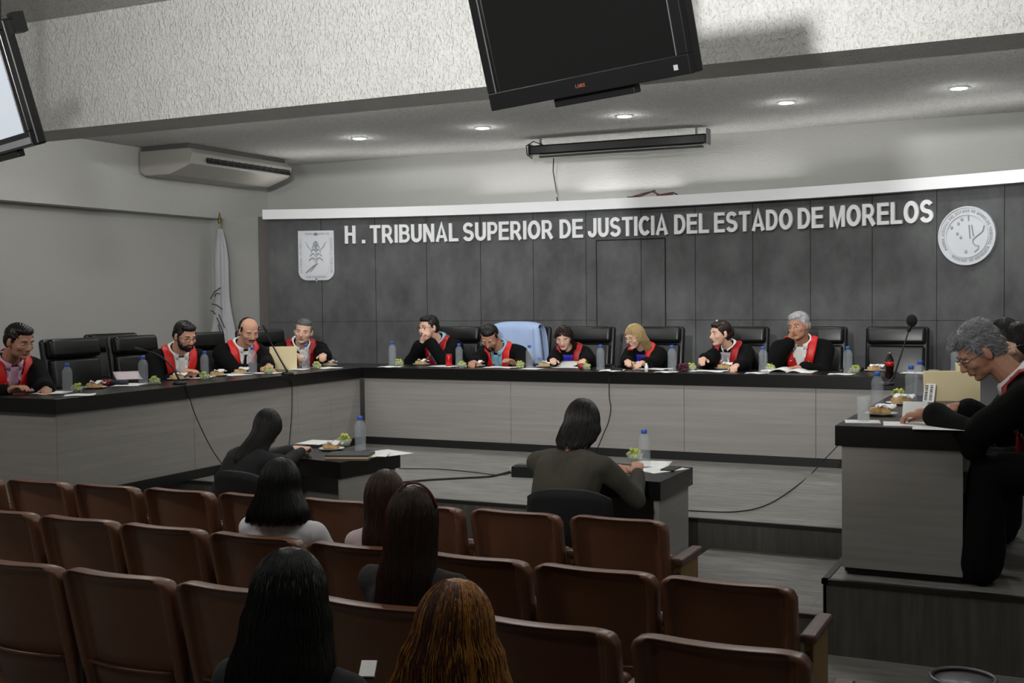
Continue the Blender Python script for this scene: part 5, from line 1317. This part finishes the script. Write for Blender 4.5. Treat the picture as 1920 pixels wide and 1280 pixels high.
person('blonde woman with glasses turned to the left, gold brooch on her red stole', hc, NEG_Y-.15, camyaw(hc, -48), .30, 0, .97, hands=(atZ(1190, 690, Bz), atZ(1172, 690, Bz)), skin=M_SKIN2, fem=True,
       stole=M_RED, shirt=M_BLUE, hairf=long_hair(H_BLOND, .17, [(.06, .098, .105, .03), (.12, .108, .11, .04), (.2, .088, .10, .045)], 900, .95, .004, 5, rad=.0014), glasses=M_GLASSF, hair_col=H_BLOND, brooch=1)
hc = atY(1350, 625, 10.20)
person('woman with pinned up dark hair looking left and reaching out her hand', hc, NEG_Y-.35, camyaw(hc, -58), .10, 0, .97, hands=(atZ(1378, 692, Bz), atZ(1290, 688, Bz+.03)), skin=M_SKIN2, fem=True,
       stole=M_REDD, shirt=mat('grey_blouse', (.62, .60, .62), .6), collar=M_SHIRTW, hairf=up_hair(H_BROWN, mat('pearl_clip', (.85, .84, .82), .3)), hair_col=H_BROWN, curl=.6)
hc = atY(1497, 611, 10.22); hp = hc-CR*.065-CU*.035-CF*.02
person('grey haired man resting his cheek on his hand, white collar and red stole', hc, NEG_Y+.05, camyaw(hc, -32), .15, .12, 1.03, hands=(atZ(1492, 690, Bz), hp+V((0, -.02, -.04))), hdir=(V((-1, -.1, 0)), V((.1, -.05, .9))), hn=(V((0, 0, -1)), V((.9, .35, .1))), skin=M_SKIN3, heavy=.004,
       stole=M_RED, collar=M_SHIRTW, shirt=M_SHIRTW, hairf=short_hair(H_GREY, 'full', 500), hair_col=H_GREYD, curl=.3, bw=1.08, elbow=(None, V((-.4, -.6, -.9))))
# --- right wing
hc = atY(1836, 660, 6.06)
hL = atZ(1722, 776, B+.05); hR = atZ(1775, 772, B+.05)
person('grey haired man in glasses bowed over papers at the right wing, white collar, black gown', hc, PI+.05, camyaw(hc, -74), .62, 0, 1.1, hands=(hL, hR+V((0, .16, 0))), hdir=(V((-1, .1, -.15)), V((-1, -.2, -.2))), skin=M_SKIN3, heavy=.002,
       stole=M_REDD, collar=M_SHIRTW, shirt=M_SHIRTW, hairf=short_hair(H_GREY, 'swept', 2600, .004), glasses=M_GLASSF, hair_col=H_GREYD, curl=.7, vox=.0055, bw=1.1, pz=.55)
hc = atY(1884, 632, 8.1)
person('dark haired person mostly hidden behind the bowed grey haired man', hc, PI, camyaw(hc, -60), .2, 0, 1.0, skin=M_SKIN3, hands=(None, None), hairf=long_hair(H_BLACK, .10, [(.05, .10, .105, .02), (.12, .10, .10, .02)], 500, 1.0, .005, 8), hair_col=H_BLACK)
hc = atY(1912, 645, 7.0)
person('dark haired person with glasses cut by the right photo edge', hc, PI, camyaw(hc, -70), .3, 0, 1.0, skin=M_SKIN2, fem=True, hands=(None, None), hairf=long_hair(H_BLACK, .09, [(.05, .09, .10, .02), (.1, .088, .10, .02)], 600, 1.0, .004, 9), glasses=mat('pale_frame', (.7, .66, .66), .3), collar=M_SHIRTW, hair_col=H_BLACK)

# --- clerks at the small tables
M_BLKC = mat('black_jacket', (.09, .09, .095), .85, bump=('noise', 16, .4, .01, (1, 1, .5)))
hc = atY(503, 800, 5.84)
person('clerk with long black hair and black jacket writing at the left small table', hc, PI/2-.25, PI/2+.15, .20, 0, .92, pz=.44, floor=FL, hands=(atZ(590, 838, .40), atZ(612, 834, .41)), fem=True, skin=M_SKIN2, top='coat', topmat=M_BLKC,
       hairf=long_hair(H_BLACK, .40, [(.08, .09, .10, .02), (.2, .12, .10, .05), (.42, .15, .10, .09)], 1500, 1.0, .005, 11, rad=.0016), hair_col=H_BLACK, faceparts=True)
hc = atY(1093, 790, 5.84)
person('person with short black hair in an olive sweater seated at the right small table', hc, PI/2-.1, PI/2-.1, .22, 0, 1.0, pz=.48, floor=FL, hands=(atZ(1150, 880, .41), atZ(1195, 888, .41)), skin=M_SKIN3, top='sweater', topmat=mat('olive_sweater', (.225, .215, .175), .9, bump=('noise', 20, .3, .008, (1, 1, 1))),
       hairf=long_hair(H_BLACK, .115, [(.05, .105, .112, .01), (.09, .106, .108, .015), (.125, .085, .09, .02)], 1500, .95, .008, 12, rad=.0018, ragged=.02), hair_col=H_BLACK, bw=1.12)
# --- audience
hc = atY(527, 908, 4.22)
person('audience member with a black bob haircut and white shirt, second row', hc, PI/2, PI/2+.05, .15, 0, .96, pz=.33, floor=FL, back=.10, top='shirt', topmat=mat('white_cotton', (.86, .87, .88), .8, bump=('noise', 9, .6, .02, (1, 1, .5))), fem=True, skin=M_SKIN2, bw=1.14,
       hairf=long_hair(H_BLACK, .155, [(.14, .150, .125, .015), (.18, .155, .12, .02)], 3000, .95, .004, 13, rad=.0016, ragged=.02), hair_col=H_BLACK)
hc = atY(722, 930, 4.22)
person('audience member with soft brown wavy hair and pale pink top, second row', hc, PI/2, PI/2+.35, .15, .05, .92, pz=.31, floor=FL, back=.10, top='shirt', topmat=mat('pale_pink_top', (.80, .72, .73), .8, bump=('noise', 9, .6, .02, (1, 1, .5))), fem=True, skin=M_SKIN2, bw=1.05,
       hairf=long_hair(H_RB, .28, [(.08, .085, .10, .02), (.2, .088, .085, .05), (.32, .075, .06, .07)], 1800, .95, .012, 14, rad=.0016, ragged=.03), hair_col=H_RB)
hc = atY(775, 975, 3.44)
person('audience member with long auburn hair and dark grey coat, third row', hc, PI/2, PI/2+.05, .1, 0, .95, pz=.33, floor=FL, back=.10, top='coat', topmat=mat('charcoal_coat', (.19, .18, .185), .9, bump=('noise', 16, .6, .015, (1, 1, .5))), fem=True, skin=M_SKIN2, bw=1.1,
       hairf=long_hair(H_RED, .36, [(.08, .092, .105, .015), (.22, .11, .10, .04), (.40, .13, .09, .07)], 3200, .9, .006, 15, rad=.0015, ragged=.05, mix=(H_BROWN, lambda d, z: .8 if d < -.8 or d > 2.7 else .15)), hair_col=H_RED)  # brown strands paint the shaded right side into the hair colour
hc = atY(546, 1118, 2.35)
person('large foreground audience member with long black hair and dark top, fourth row', hc, PI/2, PI/2-.05, .1, 0, .98, pz=.33, floor=FL, back=.10, top='coat', topmat=mat('dark_slate_top', (.16, .16, .18), .9, bump=('noise', 14, .4, .01, (1, 1, 1))), fem=True, skin=M_SKIN2, bw=1.12,
       hairf=long_hair(H_BLACK, .42, [(.06, .108, .118, .015), (.2, .145, .12, .03), (.45, .20, .12, .04)], 4600, .9, .004, 16, rad=.0013, ragged=.06), hair_col=H_BLACK)
hc = atY(856, 1185, 2.32)
person('foreground audience member with golden and red dyed hair, fourth row', hc, PI/2, PI/2-.05, .15, 0, .97, pz=.33, floor=FL, back=.10, top='coat', topmat=mat('dark_slate_top', (.16, .16, .18), .9), fem=True, skin=M_SKIN2,
       hairf=long_hair(H_GOLD, .34, [(.05, .118, .125, .015), (.16, .165, .135, .025), (.4, .235, .13, .03)], 5200, .9, .005, 17, rad=.0013, ragged=.06, mix=(H_RED, lambda d, z: .55 if abs(d) > 2.3 else .12)), hair_col=H_GOLD)
hh = Head(atY(775, 975, 3.44), PI/2+.05, .1, 0, .95)
ch = [o for o in bpy.data.objects if o.get('label', '').startswith('audience member with long auburn')][0]
mb = MB(); mb.tube([hh.P(.094*math.cos(a), .0, .135*math.sin(a)) for a in [PI*(.12+.76*k/14) for k in range(15)]], .0045, 6); mb.build('hairband', mat('dark_red_band', (.35, .06, .07), .35), ch, smooth=True, off=ch.location)
# notebook held between the two foreground people
p = atY(690, 1255, 2.75); o = empty('notebook', p, .4, 'small white note pad held low between the two foreground people', 'notebook')
q = Matrix.Rotation(.5, 4, 'X'); MB().box((-.022, -.03, 0), (.022, .03, .006), q).build('pages', M_PAPER, o); MB().box((-.024, -.032, -.003), (.024, .032, 0), q).build('cover', M_BLKPL, o)
